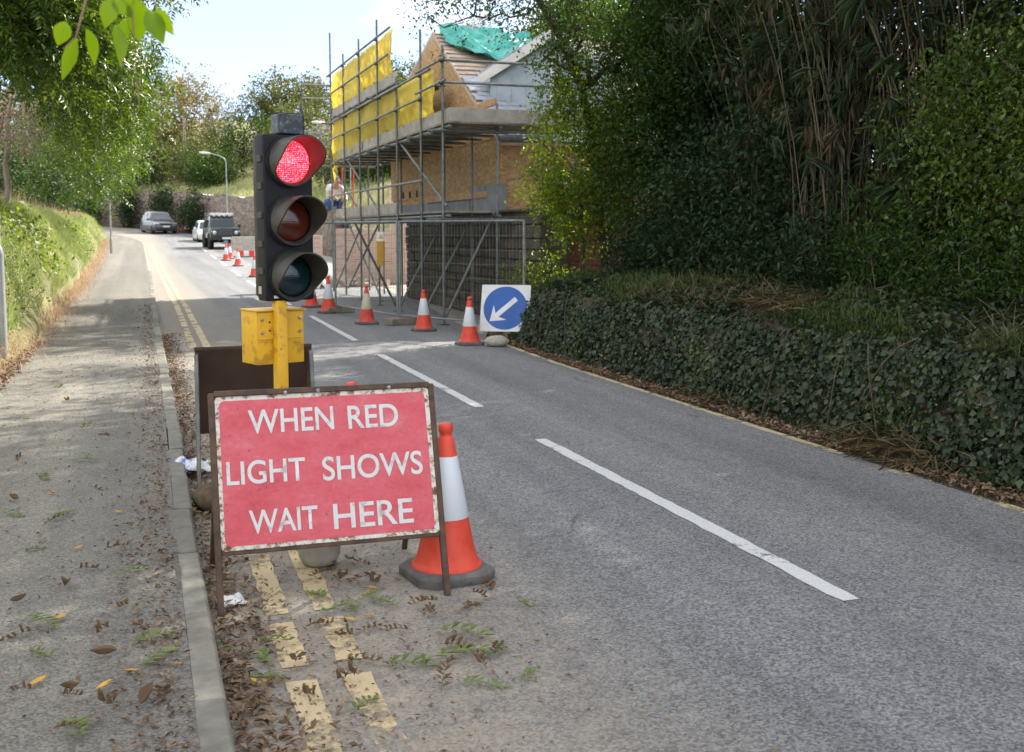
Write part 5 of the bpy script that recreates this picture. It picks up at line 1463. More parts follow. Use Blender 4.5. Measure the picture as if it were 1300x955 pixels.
for k in range(5): MB().box((0, 0.005, 0.86 + k * 0.06), (0.8, 0.02, 0.02)).build('grille_bar', M['galv_dark'], g_)
MB().box((0, -0.06, 0.62), (1.72, 0.16, 0.16)).build('bumper', M['trim_black'], dfr, bevel=0.02)
MB().box((0.05, -0.145, 0.66), (0.52, 0.01, 0.12)).build('number_plate', M['plate'], dfr)
rk = MB()
for sx in (-0.68, 0.68):
    for z in (2.02, 2.14): rk.tube([(sx, 1.5, z), (sx, 4.0, z)], 0.018, 6)
for y in np.linspace(1.5, 4.0, 8): rk.tube([(-0.68, y, 2.02), (0.68, y, 2.02)], 0.015, 6)
for z in (2.02, 2.14): rk.tube([(-0.68, 1.5, z), (0.68, 1.5, z)], 0.02, 6)
for sx in (-0.68, 0.68):
    for y in (1.5, 2.7, 4.0): rk.tube([(sx, y, 1.93), (sx, y, 2.14)], 0.014, 6)
rk.build('roof_rack', M['galv'], dfr)
for k in range(4):
    MB().lathe([(0.07, 0), (0.07, 0.05), (0.01, 0.06)], 14, (-0.45 + 0.3 * k, 1.48, 1.99), axis='y').build('spot_lamp', M['lamp_glass'], dfr, smooth=True)
MB().box((0, 1.9, 2.07), (1.32, 0.9, 0.14)).build('rack_load', M['white_trim'], dfr, bevel=0.02)

def saloon(name, label, loc, rz, paint_, hgt=1.66, wid=1.80, ln=4.4):
    root = thing(name, label, 'car', loc, rz)
    hw = wid / 2; s = hgt / 1.66
    # body shell: stations along y (front -> back): y, z_bot, z_belt, half width
    st = [(0.0, .38, .62, .66), (0.10, .24, .74, .80), (0.45, .22, .84, .88), (1.05, .20, .97, .90), (2.2, .20, 1.02, .90), (3.4, .20, 1.04, .90), (4.15, .24, 1.02, .87), (4.38, .40, .90, .78)]
    mb = MB(); secs = []
    for y, zb, zt, w in st:
        y *= ln / 4.4; zb *= s; zt *= s; w *= hw / .9
        secs.append([(-w * .92, y, zb), (w * .92, y, zb), (w, y, zb + .12), (w, y, zt - .14), (w * .95, y, zt - .04), (w * .80, y, zt), (-w * .80, y, zt), (-w * .95, y, zt - .04), (-w, y, zt - .14), (-w, y, zb + .12)])
    loft(mb, secs); mb.build('body', paint_, root, smooth=True, angle=40)
    gh = [(1.0, .97, .74), (1.25, 1.15, .72), (1.72, 1.50, .66), (2.05, 1.61, .63), (2.8, 1.66, .62), (3.6, 1.61, .61), (4.0, 1.42, .63), (4.25, 1.0, .70)]
    mb = MB(); secs = []
    for y, z, w in gh:
        y *= ln / 4.4; z *= s; w *= hw / .9; wb_ = .80 * hw / .9
        zb = .95 * s
        secs.append([(-wb_, y, zb), (wb_, y, zb), (w, y, z - .02), (w * .88, y, z), (-w * .88, y, z), (-w, y, z - .02)])
    loft(mb, secs); mb.build('cabin', paint_, root, smooth=True, angle=50)
    k = ln / 4.4; f = hw / .9
    mb = MB(); mb.add([(-.70 * f, 1.06 * k, 1.00 * s + .012), (.70 * f, 1.06 * k, 1.00 * s + .012), (.56 * f, 1.72 * k, 1.49 * s + .012), (-.56 * f, 1.72 * k, 1.49 * s + .012)], [(0, 1, 2, 3)])
    mb.v = [(x, y - .02, z + .015) for x, y, z in mb.v]; mb.build('windscreen', M['glass_dark'], root)
    for sx in (-1, 1):
        for ya, yb, za in ((1.75, 2.55, 1.46), (2.62, 3.4, 1.52), (3.48, 3.95, 1.40)):
            mb = MB(); mb.add([(sx * .805 * f, (ya - .15) * k, 1.03 * s), (sx * .805 * f, yb * k, 1.03 * s), (sx * .675 * f, yb * k, za * s), (sx * .675 * f, (ya + .1) * k, za * s)], [(0, 1, 2, 3)]); mb.build('side_window', M['glass_dark'], root)
        hl = MB(); loft(hl, [[(sx * .50 * f, .06, .66 * s), (sx * .82 * f, .20, .68 * s), (sx * .84 * f, .32, .80 * s), (sx * .52 * f, .10, .78 * s)], [(sx * .50 * f, .18, .66 * s), (sx * .82 * f, .30, .68 * s), (sx * .84 * f, .42, .80 * s), (sx * .52 * f, .22, .78 * s)]])
        hl.build('headlight', M['lamp_glass'], root, smooth=True)
        for ya in (0.85, 3.5): wheel(root, sx * (hw - .11), ya * k, .32 * s, .21)
        MB().box((sx * (hw + .06), 1.45 * k, 1.06 * s), (.18, .10, .14)).build('mirror', paint_, root, smooth=True, bevel=.03)
    MB().box((0, 0.03, .70 * s), (.90 * f, .06, .13)).build('grille', M['trim_black'], root, bevel=.01)
    MB().box((0, 0.02, .40 * s), (1.1 * f, .08, .16)).build('air_intake', M['trim_black'], root, bevel=.02)
    MB().box((0, -.012, .54 * s), (.52, .012, .11)).build('number_plate', M['plate'], root)
    return root
saloon('people_carrier', 'silver grey people carrier approaching round the distant bend', (2.55, 90.5, rise(90.5)), R(14), M['car_grey'], hgt=1.82, wid=1.92)
saloon('white_car', 'white car almost hidden behind the dark off-roader', (5.02, 76.5, rise(76.5)), R(3), M['car_white'], hgt=1.50, wid=1.72, ln=4.2)

# ------------------------------------------------------------------ street lamps and poles
def street_lamp(label, loc, h, arm, head=True, r=0.075, base=1.3):
    root = thing('street_lamp', label, 'street lamp', loc, 0)
    MB().tube([(0, 0, 0), (0, 0, base)], r, 14).build('base_column', M['lamp_steel'], root, smooth=True)
    MB().lathe([(r, 0), (r * .95, .03), (r * .62, .10)], 14, (0, 0, base)).build('collar', M['lamp_steel'], root, smooth=True)
    ax, ay = arm
    MB().tube([(0, 0, base), (0, 0, h - .35), (ax * .12, ay * .12, h - .1), (ax * .4, ay * .4, h + .05), (ax, ay, h + .22)], [r * .6, r * .5, r * .45, r * .4, r * .35], 10).build('shaft', M['lamp_steel'], root, smooth=True)
    d = Vector((ax, ay, 0.05)).normalized()
    hd = MB(); p = Vector((ax, ay, h + .22))
    loft(hd, [[p + d * s_ + Vector((-d.y * w * c, d.x * w * c, hh * e)) for c, e in ((-1, -.2), (-.7, -1), (.7, -1), (1, -.2), (.6, 1), (-.6, 1))] for s_, w, hh in ((-.05, .05, .04), (.15, .13, .08), (.45, .15, .09), (.68, .09, .05))])
    hd.build('lamp_head', M['white_trim'], root, smooth=True)
    return root
street_lamp('tall grey street lamp beyond the off-roader with its arm to the left', (6.35, 80, rise(80) + 0.2), 5.6, (-1.1, 0.0))
street_lamp('grey street lamp post at the end of the left bank among leaves', (-1.02, 60, rise(60)), 5.2, (0.3, -0.9), base=0.8)
street_lamp('grey lamp column at the left edge of the pavement', (-1.50, 14.25, PAVE - .02), 6.4, (1.0, 0.2), r=0.062, base=1.32)
street_lamp('street lamp rising behind the traffic light with its arm to the left', (11.7, 62, rise(62)), 6.9, (-1.5, -0.3))
up_ = thing('utility_pole', 'distant pale wooden pole among the hillside trees', 'pole', (4.7, 104, 3.0))
MB().tube([(0, 0, 0), (0, 0, 8.6)], [.15, .11], 10).build('shaft', M['wood_pole'], up_, smooth=True)
MB().box((0, 0, 8.1), (1.1, 0.09, 0.1)).build('crossarm', M['wood_pole'], up_)

# ------------------------------------------------------------------ far retaining wall and hillside
def wall_x(Y): return float(np.interp(Y, [56, 72, 140], [9.6, 8.6, 9.0])) + bend(Y) * 1.0
m, n_, l_, b_ = new_mat('old_rubble_walling'); M['walling'] = m
tc_ = n_.new('ShaderNodeTexCoord'); vo_ = nd(n_, 'ShaderNodeTexVoronoi', Scale=3.6); mp_ = n_.new('ShaderNodeMapping'); mp_.inputs['Scale'].default_value = (1, 1, 1.9)
l_.new(tc_.outputs['Object'], mp_.inputs['Vector']); l_.new(mp_.outputs['Vector'], vo_.inputs['Vector'])
se_ = n_.new('ShaderNodeSeparateColor'); l_.new(vo_.outputs['Color'], se_.inputs['Color'])
cr_ = ramp(n_, [(0.0, (0.10, 0.075, 0.055)), (0.5, (0.17, 0.13, 0.10)), (1.0, (0.26, 0.21, 0.165))]); l_.new(se_.outputs['Red'], cr_.inputs['Fac'])
l_.new(cr_.outputs['Color'], b_.inputs['Base Color']); b_.inputs['Roughness'].default_value = 0.9
bp_ = nd(n_, 'ShaderNodeBump', Strength=0.8, Distance=0.05); bp_.invert = True; l_.new(vo_.outputs['Distance'], bp_.inputs['Height']); l_.new(bp_.outputs['Normal'], b_.inputs['Normal'])
V, F = [], []; ysw = list(np.arange(56, 131, 1.5))
for Y in ysw:
    x = wall_x(Y); z = rise(Y); h = float(np.interp(Y, [56, 70, 85, 100, 130], [2.6, 2.9, 3.0, 3.2, 3.2])) + 0.12 * math.sin(Y * .8)
    V += [(x, Y, z - .3), (x + .05, Y, z + h), (x + .45, Y, z + h + .02), (x + .5, Y, z - .3)]
for j in range(len(ysw) - 1):
    a = j * 4
    for i in range(3): F.append((a + i, a + i + 1, a + i + 5, a + i + 4))
F += [(0, 3, 2, 1)]
o = np_mesh('retaining_wall', V, F, M['walling']); tag(o, 'long brown rubble retaining wall on the outside of the distant bend', 'wall')
def hill_z(d): return float(np.interp(d, [0.2, 3, 8, 18, 40, 90], [0, 0.8, 2.6, 6.2, 10.5, 14]))
V, F = [], []; dl = [0.25, 1, 2, 3.5, 5, 8, 12, 18, 26, 40, 90]
ysh = list(np.arange(50, 150, 3.0))
for Y in ysh:
    h0 = rise(min(Y, 130)) + float(np.interp(Y, [50, 56, 70, 85, 100, 130], [1.0, 2.6, 2.9, 3.0, 3.2, 3.2]))
    sl_ = 2 * (Y - 72) / 130 if Y > 72 else 0
    nx, ny = 1 / math.hypot(1, sl_), sl_ / math.hypot(1, sl_)
    for d in dl:
        V.append((wall_x(Y) + nx * d, Y + ny * d, h0 + hill_z(d) + (rng.normal() * .12 if d > .5 else 0)))
k = len(dl)
for j in range(len(ysh) - 1):
    for i in range(k - 1):
        a = j * k + i; F.append((a, a + 1, a + k + 1, a + k))
tag(np_mesh('hillside', V, F, M['hill'], smooth=True), kind='structure')
def hill_pt(Y, d):
    h0 = rise(min(Y, 130)) + float(np.interp(Y, [50, 56, 70, 85, 100, 130], [1.0, 2.6, 2.9, 3.0, 3.2, 3.2]))
    sl_ = 2 * (Y - 72) / 130 if Y > 72 else 0
    q = math.hypot(1, sl_)
    return (wall_x(Y) + d / q, Y + sl_ / q * d, h0 + hill_z(d))
P = np.array([hill_pt(rng.uniform(54, 118), 0.2 + 9 * rng.random() ** 1.3) for _ in range(9000)])
V, F = blades(P - np.array([[0, 0, .05]]), rng.uniform(.25, .7, len(P)), np.full(len(P), .035), .9)
tag(np_mesh('hillside_grass', V, F, M['lf_grass']), 'dry pale grass on the slope above the retaining wall', 'grass', kind='stuff')

# ------------------------------------------------------------------ trees and shrubs
def shrub(name, label, base, c, r, n, leaf, per, mat, spread=.22, aspect=.55, rt=.05, group=None, bark='bark', cat='shrub', zb=0, jit=.3):
    b = Vector(base); top = Vector(c)
    return tree(name, label, cat, [b, b.lerp(top, .25) + Vector((.03, .02, 0)), b.lerp(top, .5), b.lerp(top, .8)], [(c, r, n)], leaf, per, M[mat], M[bark], r_trunk=rt, r_tip=.004, spread=spread, aspect=aspect, group=group, step=.35, sides=5, crown='foliage')

# hillside woods
HW = 'trees and bushes on the distant hillside'
for Y, d, rr, hh, mat, leaf, nm, lab in (
        (112, 10, (4.5, 4.5, 4.2), 5.5, 'lf_autumn', .34, 'autumn_tree', 'tall brownish autumn tree on the skyline left of the distant pole'),
        (104, 16, (4.0, 4.0, 3.2), 4.0, 'lf_olive', .34, 'field_tree', 'lower olive brown tree right of the distant pole'),
        (92, 26, (2.2, 2.2, 4.2), 6.0, 'lf_grey', .26, 'birch_tree', 'slender grey leaved tree on the skyline left of the traffic light'),
        (100, 24, (4.5, 4.5, 3.2), 3.4, 'lf_olive', .36, 'field_tree', 'olive green tree below the grey skyline tree'),
        (84, 34, (4.5, 4.5, 4.2), 5.2, 'lf_mid', .38, 'pine_tree', 'dark green tree on the skyline right of the traffic light'),
        (76, 30, (4.5, 4.5, 4.6), 5.2, 'lf_mid', .38, 'pine_tree', 'dark green round tree seen between traffic light and scaffold'),
        (88, 21, (4.0, 4.0, 3.4), 3.6, 'lf_grey', .32, 'field_tree', 'greyish bushy tree beside the traffic light head'),
        (118, 4, (4.0, 4.0, 3.4), 3.4, 'lf_olive', .34, 'field_tree', 'olive tree overhanging the wall at the distant bend'),
        (70, 20, (4.0, 4.0, 3.6), 4.0, 'lf_olive', .34, 'field_tree', 'olive green tree behind the far end of the scaffold'),
        (60, 16, (3.4, 3.4, 3.4), 4.0, 'lf_mid', .30, 'field_tree', 'green tree seen through the open frame of the scaffold')):
    hh *= .78
    p = Vector(hill_pt(Y, d)); c = p + Vector((0, 0, hh))
    tree(nm, lab, 'tree', [p - Vector((0, 0, .3)), p + Vector((.1, 0, hh * .3)), p + Vector((0, .1, hh * .6)), c], [(tuple(c), rr, 190)], leaf, 40, M[mat], M['bark'], r_trunk=.22, r_tip=.02, spread=.6, aspect=.6, step=1.0, sides=5, group=HW)
bl_ = -1
HB = ['mid green bush on top of the distant wall above the people carrier', 'olive bush behind the wall top bush above the people carrier', 'dark bush on the distant wall left of the people carrier', 'dark bush on the wall deep in the bend', 'olive bush on the slope left of the tall street lamp', 'grey green bush on the slope at the foot of the tall street lamp', 'mid green bush on the slope right of the tall street lamp', 'rounded olive bush halfway up the slope by the street lamp head', 'mid green bush halfway up the slope below the distant pole', 'large olive bush high on the slope left of the traffic light', 'mid green bush high on the slope behind the traffic light', 'mid green bush on the slope between traffic light and scaffold', 'olive bush at the foot of the distant pole', 'small bright green bush on the slope by the off-roader', 'small grey green bush on the slope above the off-roader', 'olive bush above the bend left of the distant pole', 'large mid green bush on the skyline above the bend', 'grey green bush below the lower olive brown tree', 'olive bush under the lower olive brown tree', 'mid green bush below the grey skyline tree', 'olive bush on the skyline behind the traffic light head', 'large mid green bush behind the far end of the netting', 'olive bush on the slope seen through the scaffold', 'large mid green bush above the far end of the wall', 'mid green bush low on the slope seen just left of the workman', 'olive bush low on the slope seen behind the scaffold deck', 'olive bush on the wall top right of the traffic light head', 'mid green bush on the slope above the concrete blocks']
for Y, d, rr, mat in ((96, 2.5, 1.6, 'lf_mid'), (101, 3.5, 2.2, 'lf_olive'), (107, 2.0, 2.0, 'lf_dark'), (112, 2.0, 2.2, 'lf_dark'), (90, 6, 1.8, 'lf_olive'), (86, 8, 1.7, 'lf_grey'), (80, 9, 2.0, 'lf_mid'), (94, 10, 2.6, 'lf_olive'), (100, 9, 2.6, 'lf_mid'), (84, 13, 2.8, 'lf_olive'), (76, 13, 2.6, 'lf_mid'), (68, 10, 2.4, 'lf_mid'), (104, 6, 2.4, 'lf_olive'), (73, 6, 1.3, 'lf_bright'), (79, 5.5, 1.2, 'lf_grey'), (110, 6, 2.6, 'lf_olive'), (116, 8, 3, 'lf_mid'), (106, 12, 3, 'lf_grey'), (98, 14, 3, 'lf_olive'), (90, 17, 3, 'lf_mid'), (82, 20, 3.2, 'lf_olive'), (74, 18, 3, 'lf_mid'), (66, 16, 3, 'lf_olive'), (122, 6, 3, 'lf_mid'), (63, 5, 1.7, 'lf_mid'), (58.5, 7, 2.0, 'lf_olive'), (68, 4, 1.5, 'lf_olive'), (72, 8.5, 2.0, 'lf_mid')):
    bl_ += 1
    p = Vector(hill_pt(Y, d)); c = p + Vector((0, 0, rr * .75))
    kind_ = {'lf_mid': 'mid green', 'lf_olive': 'olive', 'lf_dark': 'dark green', 'lf_grey': 'grey green', 'lf_bright': 'bright green'}[mat]
    shrub('hillside_bush', HB[bl_], tuple(p - Vector((0, 0, .2))), tuple(c), (rr * 1.35, rr * 1.35, rr), 90, .28, 36, mat, spread=.46, rt=.08, group=HW)
for Y, h, mat in ((94, 2.2, 'lf_dark'), (100, 2.6, 'lf_dark'), (106, 2.8, 'lf_dark'), (112, 2.8, 'lf_mid'), (118, 2.8, 'lf_dark'), (124, 2.8, 'lf_mid')):
    p = Vector((wall_x(Y) - .1, Y, rise(Y)))
    shrub('wall_ivy_bush', ('dark ' if mat == 'lf_dark' else 'green ') + {94: 'ivy growth on the distant wall just right of the people carrier', 100: 'ivy growth on the distant wall right behind the people carrier', 106: 'ivy growth on the wall just left of the people carrier', 112: 'ivy growth on the wall in the middle of the bend', 118: 'ivy growth on the wall where the road vanishes', 124: 'ivy growth on the wall furthest round the bend'}[Y], tuple(p), (p.x - .1, Y, p.z + h * .6), (.6, 3.8, 1.9), 130, .22, 34, mat, spread=.42, rt=.06, group='ivy growth on the wall at the bend')

# left bank trees
ash = tree('ash_tree', 'large leafy ash tree arching over the left pavement', 'tree', [(-5.2, 23, 2.2), (-5.0, 22.8, 3.6), (-4.6, 22.5, 5.0), (-4.0, 22, 6.2), (-3.4, 21.6, 7.4)],
     [((-1.2, 19.5, 6.1), (1.7, 4.2, 1.5), 170), ((-0.5, 23.5, 4.8), (1.1, 2.6, 0.95), 95), ((-0.9, 27, 4.4), (1.0, 3.0, 0.9), 90), ((-3.0, 19, 6.2), (1.6, 3.2, 1.2), 80), ((-2.0, 15, 5.6), (1.2, 3.0, 1.0), 90), ((-1.05, 15, 4.45), (0.95, 2.0, 0.62), 190), ((-0.7, 19, 4.45), (0.8, 2.0, 0.7), 110), ((0.3, 17, 5.5), (0.6, 1.2, 0.25), 12)],
     .105, 12, M['lf_ash'], M['bark'], r_trunk=.26, r_tip=.006, spread=.22, kind='pinnate', pairs=5)
tree('ash_tree', 'smaller ash tree whose bright branches droop over the far end of the left bank', 'tree', [(-4.2, 37, 2.3), (-4.0, 36.8, 3.6), (-3.6, 36.5, 5.0), (-3.0, 36, 6.4)],
     [((-0.9, 35, 4.8), (1.7, 3.4, 1.7), 120), ((-0.9, 39, 3.9), (1.3, 3.4, 1.1), 80), ((-2.6, 38, 6.6), (2.0, 3.6, 1.8), 80)], .13, 9, M['lf_ash'], M['bark'], r_trunk=.2, r_tip=.007, spread=.26, kind='pinnate', pairs=4)
tree('bank_tree', 'dense green tree at the far end of the left bank', 'tree', [(-4.5, 55, 2.6), (-4.3, 55, 4), (-4, 54.8, 6), (-3.6, 54.5, 7.5)],
     [((-3.0, 54, 6.0), (2.4, 5, 2.6), 150), ((-2.0, 60, 4.6), (1.6, 5, 1.6), 90)], .20, 26, M['lf_mid'], M['bark'], r_trunk=.24, r_tip=.012, spread=.40)
tree('bank_tree', 'leafy tree behind the left bank nearest the distant bend', 'tree', [(-6, 78, 3.4), (-5.8, 78, 6), (-5.4, 78, 8), (-5.2, 78, 9.5)],
     [((-5, 76, 7), (3, 5, 3.2), 150)], .24, 26, M['lf_ash'], M['bark'], r_trunk=.28, r_tip=.016, spread=.5)
tree('withered_tree', 'pale withered tree with bare twigs at the left edge of the photograph', 'tree', [(-2.44, 25.0, 2.1), (-2.38, 25.05, 2.55), (-2.42, 25.0, 3.0), (-2.33, 24.95, 3.5), (-2.36, 25.0, 3.9), (-2.22, 24.9, 4.4)],
     [((-2.15, 24.8, 3.85), (0.55, 0.8, 0.75), 170)], .06, 12, M['lf_pale'], M['bark_pale'], r_trunk=.07, r_tip=.005, spread=.16, step=.3)
for i, (x, y, rx, ry, rz_, mat, lab) in enumerate(((-5.2, 26, 1.5, 2.6, 1.3, 'lf_dark', 'dark hedge shrub behind the pale withered tree'), (-4.4, 33, 1.4, 3.2, 1.3, 'lf_dark', 'dark shrub on the crest of the left bank'), (-4.2, 41, 1.5, 3.6, 1.4, 'lf_mid', 'green shrub on the left bank crest under the drooping ash'),
        (-4.0, 49, 1.6, 3.6, 1.4, 'lf_dark', 'dark shrub on the left bank crest below the dense green tree'), (-4.2, 66, 1.8, 6, 1.8, 'lf_mid', 'long green hedge shrub at the far end of the bank crest'), (-7, 40, 2, 10, 3.6, 'lf_mid', 'tall green hedge rising behind the left bank'), (-6.4, 17, 1.8, 4, 2.2, 'lf_mid', 'green hedge shrub behind the near end of the left bank'), (-8, 60, 2.4, 12, 5, 'lf_olive', 'tall olive hedge far behind the left bank'))):
    z0 = 2.2 + rise(y)
    shrub('bank_shrub', lab, (x, y, z0), (x, y, z0 + rz_ * .8), (rx, ry, rz_), 130, .13 if y < 45 else .2, 24, mat, spread=.3, rt=.06, group='shrubs along the left bank crest')

# right bank trees
RB = 'trees and shrubs crowding the right bank'
tree('leaning_tree', 'small leaved tree leaning left over the scaffold from the right bank', 'tree', [(7.30, 16.6, 1.0), (7.15, 16.5, 2.2), (7.02, 16.5, 3.2), (6.80, 16.5, 4.0), (6.38, 16.4, 4.75), (5.95, 16.3, 5.3), (5.6, 16.2, 5.9)],
     [((5.7, 16.2, 5.35), (1.3, 1.0, .55), 75), ((4.7, 16.5, 5.1), (.75, .8, .5), 26), ((7.3, 16.3, 5.4), (1.5, 1.5, 1.4), 220), ((6.75, 16.4, 4.5), (.8, .7, .6), 80), ((8.5, 15.6, 4.8), (1.5, 1.4, 1.6), 220), ((6.4, 16.0, 6.8), (1.5, 1.5, 0.9), 40)],
     .065, 36, M['lf_mid'], M['bark'], r_trunk=.085, r_tip=.0045, spread=.17, aspect=.55, step=.4, wander=.06, group=RB)
tree('thin_tree', 'dark thin tree with sky showing through beside the bamboo', 'tree', [(8.3, 13.2, 1.0), (8.25, 13.2, 2.4), (8.2, 13.1, 3.6), (8.15, 13.1, 4.8), (8.1, 13, 6.0)],
     [((8.1, 13.0, 5.2), (1.6, 1.8, 1.9), 230), ((8.3, 12.8, 7.6), (1.9, 2.2, 1.3), 110)], .075, 36, M['lf_dark'], M['bark'], r_trunk=.09, r_tip=.005, spread=.2, aspect=.5, step=.4, group=RB)
shrub('bright_bush', 'bright yellow green bush catching light beside the scaffold', (6.85, 16.5, .9), (6.72, 16.25, 2.75), (.92, .7, 1.35), 250, .064, 56, 'lf_bright', spread=.15, rt=.04, group=RB)
shrub('bright_bush', 'low bright green bush at the end of the ivy bank beside the fence', (6.3, 16.9, .5), (6.3, 16.95, .95), (.45, .45, .4), 50, .055, 24, 'lf_bright', spread=.12, rt=.02, group=RB)
for i, (x, y, c, r, n, leaf, per, mat, lab) in enumerate((
        (7.6, 15.2, 2.6, (.9, .9, 1.5), 120, .075, 28, 'lf_mid', 'mid green bush right of the bright bush'),
        (8.6, 14.4, 2.9, (1.2, 1.1, 2.0), 170, .09, 28, 'lf_dark', 'dark green shrub at the back between leaning tree and thin tree'),
        (7.3, 13.0, 1.9, (.75, .9, .95), 100, .085, 26, 'lf_dark', 'dark laurel on the bank below the thin tree'),
        (7.6, 11.6, 2.6, (.8, .9, 1.6), 130, .09, 28, 'lf_dark', 'dark glossy shrub left of the bamboo clump'),
        (7.65, 7.9, 2.35, (.95, 1.15, 1.2), 230, .058, 34, 'lf_privet', 'yellow green privet filling the right side of the bank'),
        (7.4, 6.5, 2.0, (.75, .9, 1.0), 170, .058, 34, 'lf_privet', 'green privet at the right edge of the photograph'),
        (8.4, 6.9, 4.3, (1.3, 1.6, 1.6), 170, .10, 30, 'lf_dark', 'dark evergreen high at the right edge'),
        (7.35, 9.0, 1.55, (.5, .7, .55), 70, .06, 26, 'lf_mid', 'low green shrub at the foot of the bamboo'),
        (8.0, 16.2, 3.6, (.8, .9, 1.6), 170, .07, 30, 'lf_mid', 'green bush right behind the bright bush hiding the house wall'),
        (7.9, 15.0, 4.6, (.9, .9, 1.1), 130, .07, 30, 'lf_mid', 'leafy branches above the bush beside the leaning trunk'),
        (8.9, 15.5, 4.3, (1.3, 1.2, 2.0), 190, .075, 30, 'lf_mid', 'dense mid green bush filling the gap beside the leaning tree'),
        (9.8, 15.5, 3.5, (1.4, 1.6, 2.6), 150, .12, 30, 'lf_dark', 'dark evergreen behind the leaning tree'),
        (10.2, 12.4, 3.6, (1.5, 1.8, 2.8), 170, .13, 30, 'lf_dark', 'dark evergreen at the back behind the thin tree'),
        (9.9, 9.6, 4.2, (1.5, 1.8, 3.4), 190, .13, 30, 'lf_dark', 'tall dark evergreen behind the bamboo clump'),
        (9.8, 6.4, 4.2, (1.5, 1.9, 3.4), 190, .13, 30, 'lf_dark', 'tall dark evergreen behind the privet'),
        (9.6, 3.2, 4.0, (1.6, 1.8, 3.3), 150, .14, 28, 'lf_dark', 'tall dark evergreen just outside the right edge'))):
    shrub('bank_bush', lab, (x, y, .9), (x, y, c), r, int(n * 1.35), leaf, int(per * 2.3), mat, spread=.2 if leaf < .1 else .30, rt=.05, group=RB)
for x, y, lab in ((9.6, 13.8, 'broad tree crown above the thin tree'), (8.9, 10.6, 'broad tree crown above the bamboo'), (8.7, 6.8, 'broad tree crown high above the privet'), (8.6, 2.8, 'broad tree crown over the bank outside the right edge')):
    tree('tall_tree', 'dark ' + lab, 'tree', [(x, y, 1.0), (x, y, 3), (x - .1, y, 5), (x - .2, y, 6.5)], [((x - .5, y, 7.6), (2.7, 2.7, 1.9), 420)], .15, 34, M['lf_dark'], M['bark'], r_trunk=.15, r_tip=.008, spread=.3, group=RB)

for x, y, lab in ((12.4, 25.2, 'tall tree behind the house near its ridge'), (12.6, 30.6, 'tall tree behind the far end of the house')):
    tree('tall_tree', lab, 'tree', [(x, y, 0), (x, y, 3), (x - .1, y, 6), (x - .2, y, 9)], [((x, y, 10.8), (3.0, 3.0, 2.0), 330)], .18, 30, M['lf_mid'], M['bark'], r_trunk=.2, r_tip=.01, spread=.36, group='tall trees behind the house')
# low growth along the bank top
for x, y in ((6.75, 5.4), (6.8, 6.6), (6.75, 7.7), (6.8, 8.8), (6.75, 10.0), (6.8, 11.2), (6.85, 12.4), (6.8, 13.6), (6.85, 14.7)):
    shrub('low_laurel', 'low dark laurel growing along the shaded bank top under the trees', (x, y, .95), (x + .1, y, 1.32), (.42, .68, .42), 70, .085 if y > 9 else .06, 40, 'lf_dark' if y > 9 else 'lf_mid', spread=.13, aspect=.36, rt=.02, group='low laurels on the bank top')

# bamboo
def bamboo(label, cx, cy, n, rad, hgt, seed, fronds=70, dead=0.5, frond_len=.26):
    r = np.random.default_rng(seed)
    root = thing('bamboo_clump', label, 'bamboo', (cx, cy, .95), 0, 'bamboo on the right bank')
    P, D, Lh = [], [], []
    for i in range(n):
        a = r.uniform(0, 2 * math.pi); q = rad * math.sqrt(r.random())
        b = Vector((q * math.cos(a), q * math.sin(a) * 1.6, 0)); h = hgt * r.uniform(.6, 1.1)
        lean = Vector((r.normal() * .16 - .05, r.normal() * .16, 0))
        pts = [b + Vector((0, 0, h * t)) + lean * (h * t * t * .8) for t in np.linspace(0, 1, 6)]
        rr = r.uniform(.006, .014)
        MB().tube(pts, [rr * (1 - .75 * t) for t in np.linspace(0, 1, 6)], 5, caps=False).build('cane', M['cane'], root, smooth=True)
        for t in r.uniform(.15, 1.0, 5): 
            k = min(4, int(t * 5)); u = t * 5 - k
            P.append(pts[k].lerp(pts[k + 1], u)); 
    P = np.array([p[:] for p in P]); m_ = len(P)
    def fr(count, per, length, mat, name, hang, zmin=0.0, w=.085):
        idx = r.integers(0, m_, count); C = P[idx]; C = C[C[:, 2] > zmin]
        C = C + r.normal(size=C.shape) * .12
        out = r.normal(size=C.shape); out[:, 0] -= .5; out[:, 2] = -abs(out[:, 2]) * hang; out = nrm(out)
        rep = np.repeat(np.arange(len(C)), per); nn = len(rep)
        Dr = out[rep] + r.normal(size=(nn, 3)) * .42; Dr[:, 2] -= hang * .6
        L = length * r.uniform(.55, 1.2, nn)
        V, F = leaves(C[rep] + r.normal(size=(nn, 3)) * .03, Dr, r.normal(size=(nn, 3)) * .4 + np.array([[-.4, -.3, .8]]), L, L * w, .1, .35)
        np_mesh(name, V, F, mat, root)
    fr(fronds, 9, frond_len, M['lf_cane'], 'foliage', .5)
    fr(int(fronds * dead * 1.5), 10, .30, M['lf_dead'], 'withered_foliage', 1.4, .3, .034)
    return root
bamboo('brown caned bamboo clump with withered leaves on the right bank', 7.45, 10.3, 90, .62, 6.2, 1, 420, .40, .26)
bamboo('green fronded bamboo overhanging the privet at the upper right', 7.45, 8.6, 26, .45, 5.2, 2, 170, .15, .30)
bamboo('thin bamboo stand between the dark shrubs and the brown canes', 7.5, 11.9, 20, .4, 5.0, 3, 70, .3)

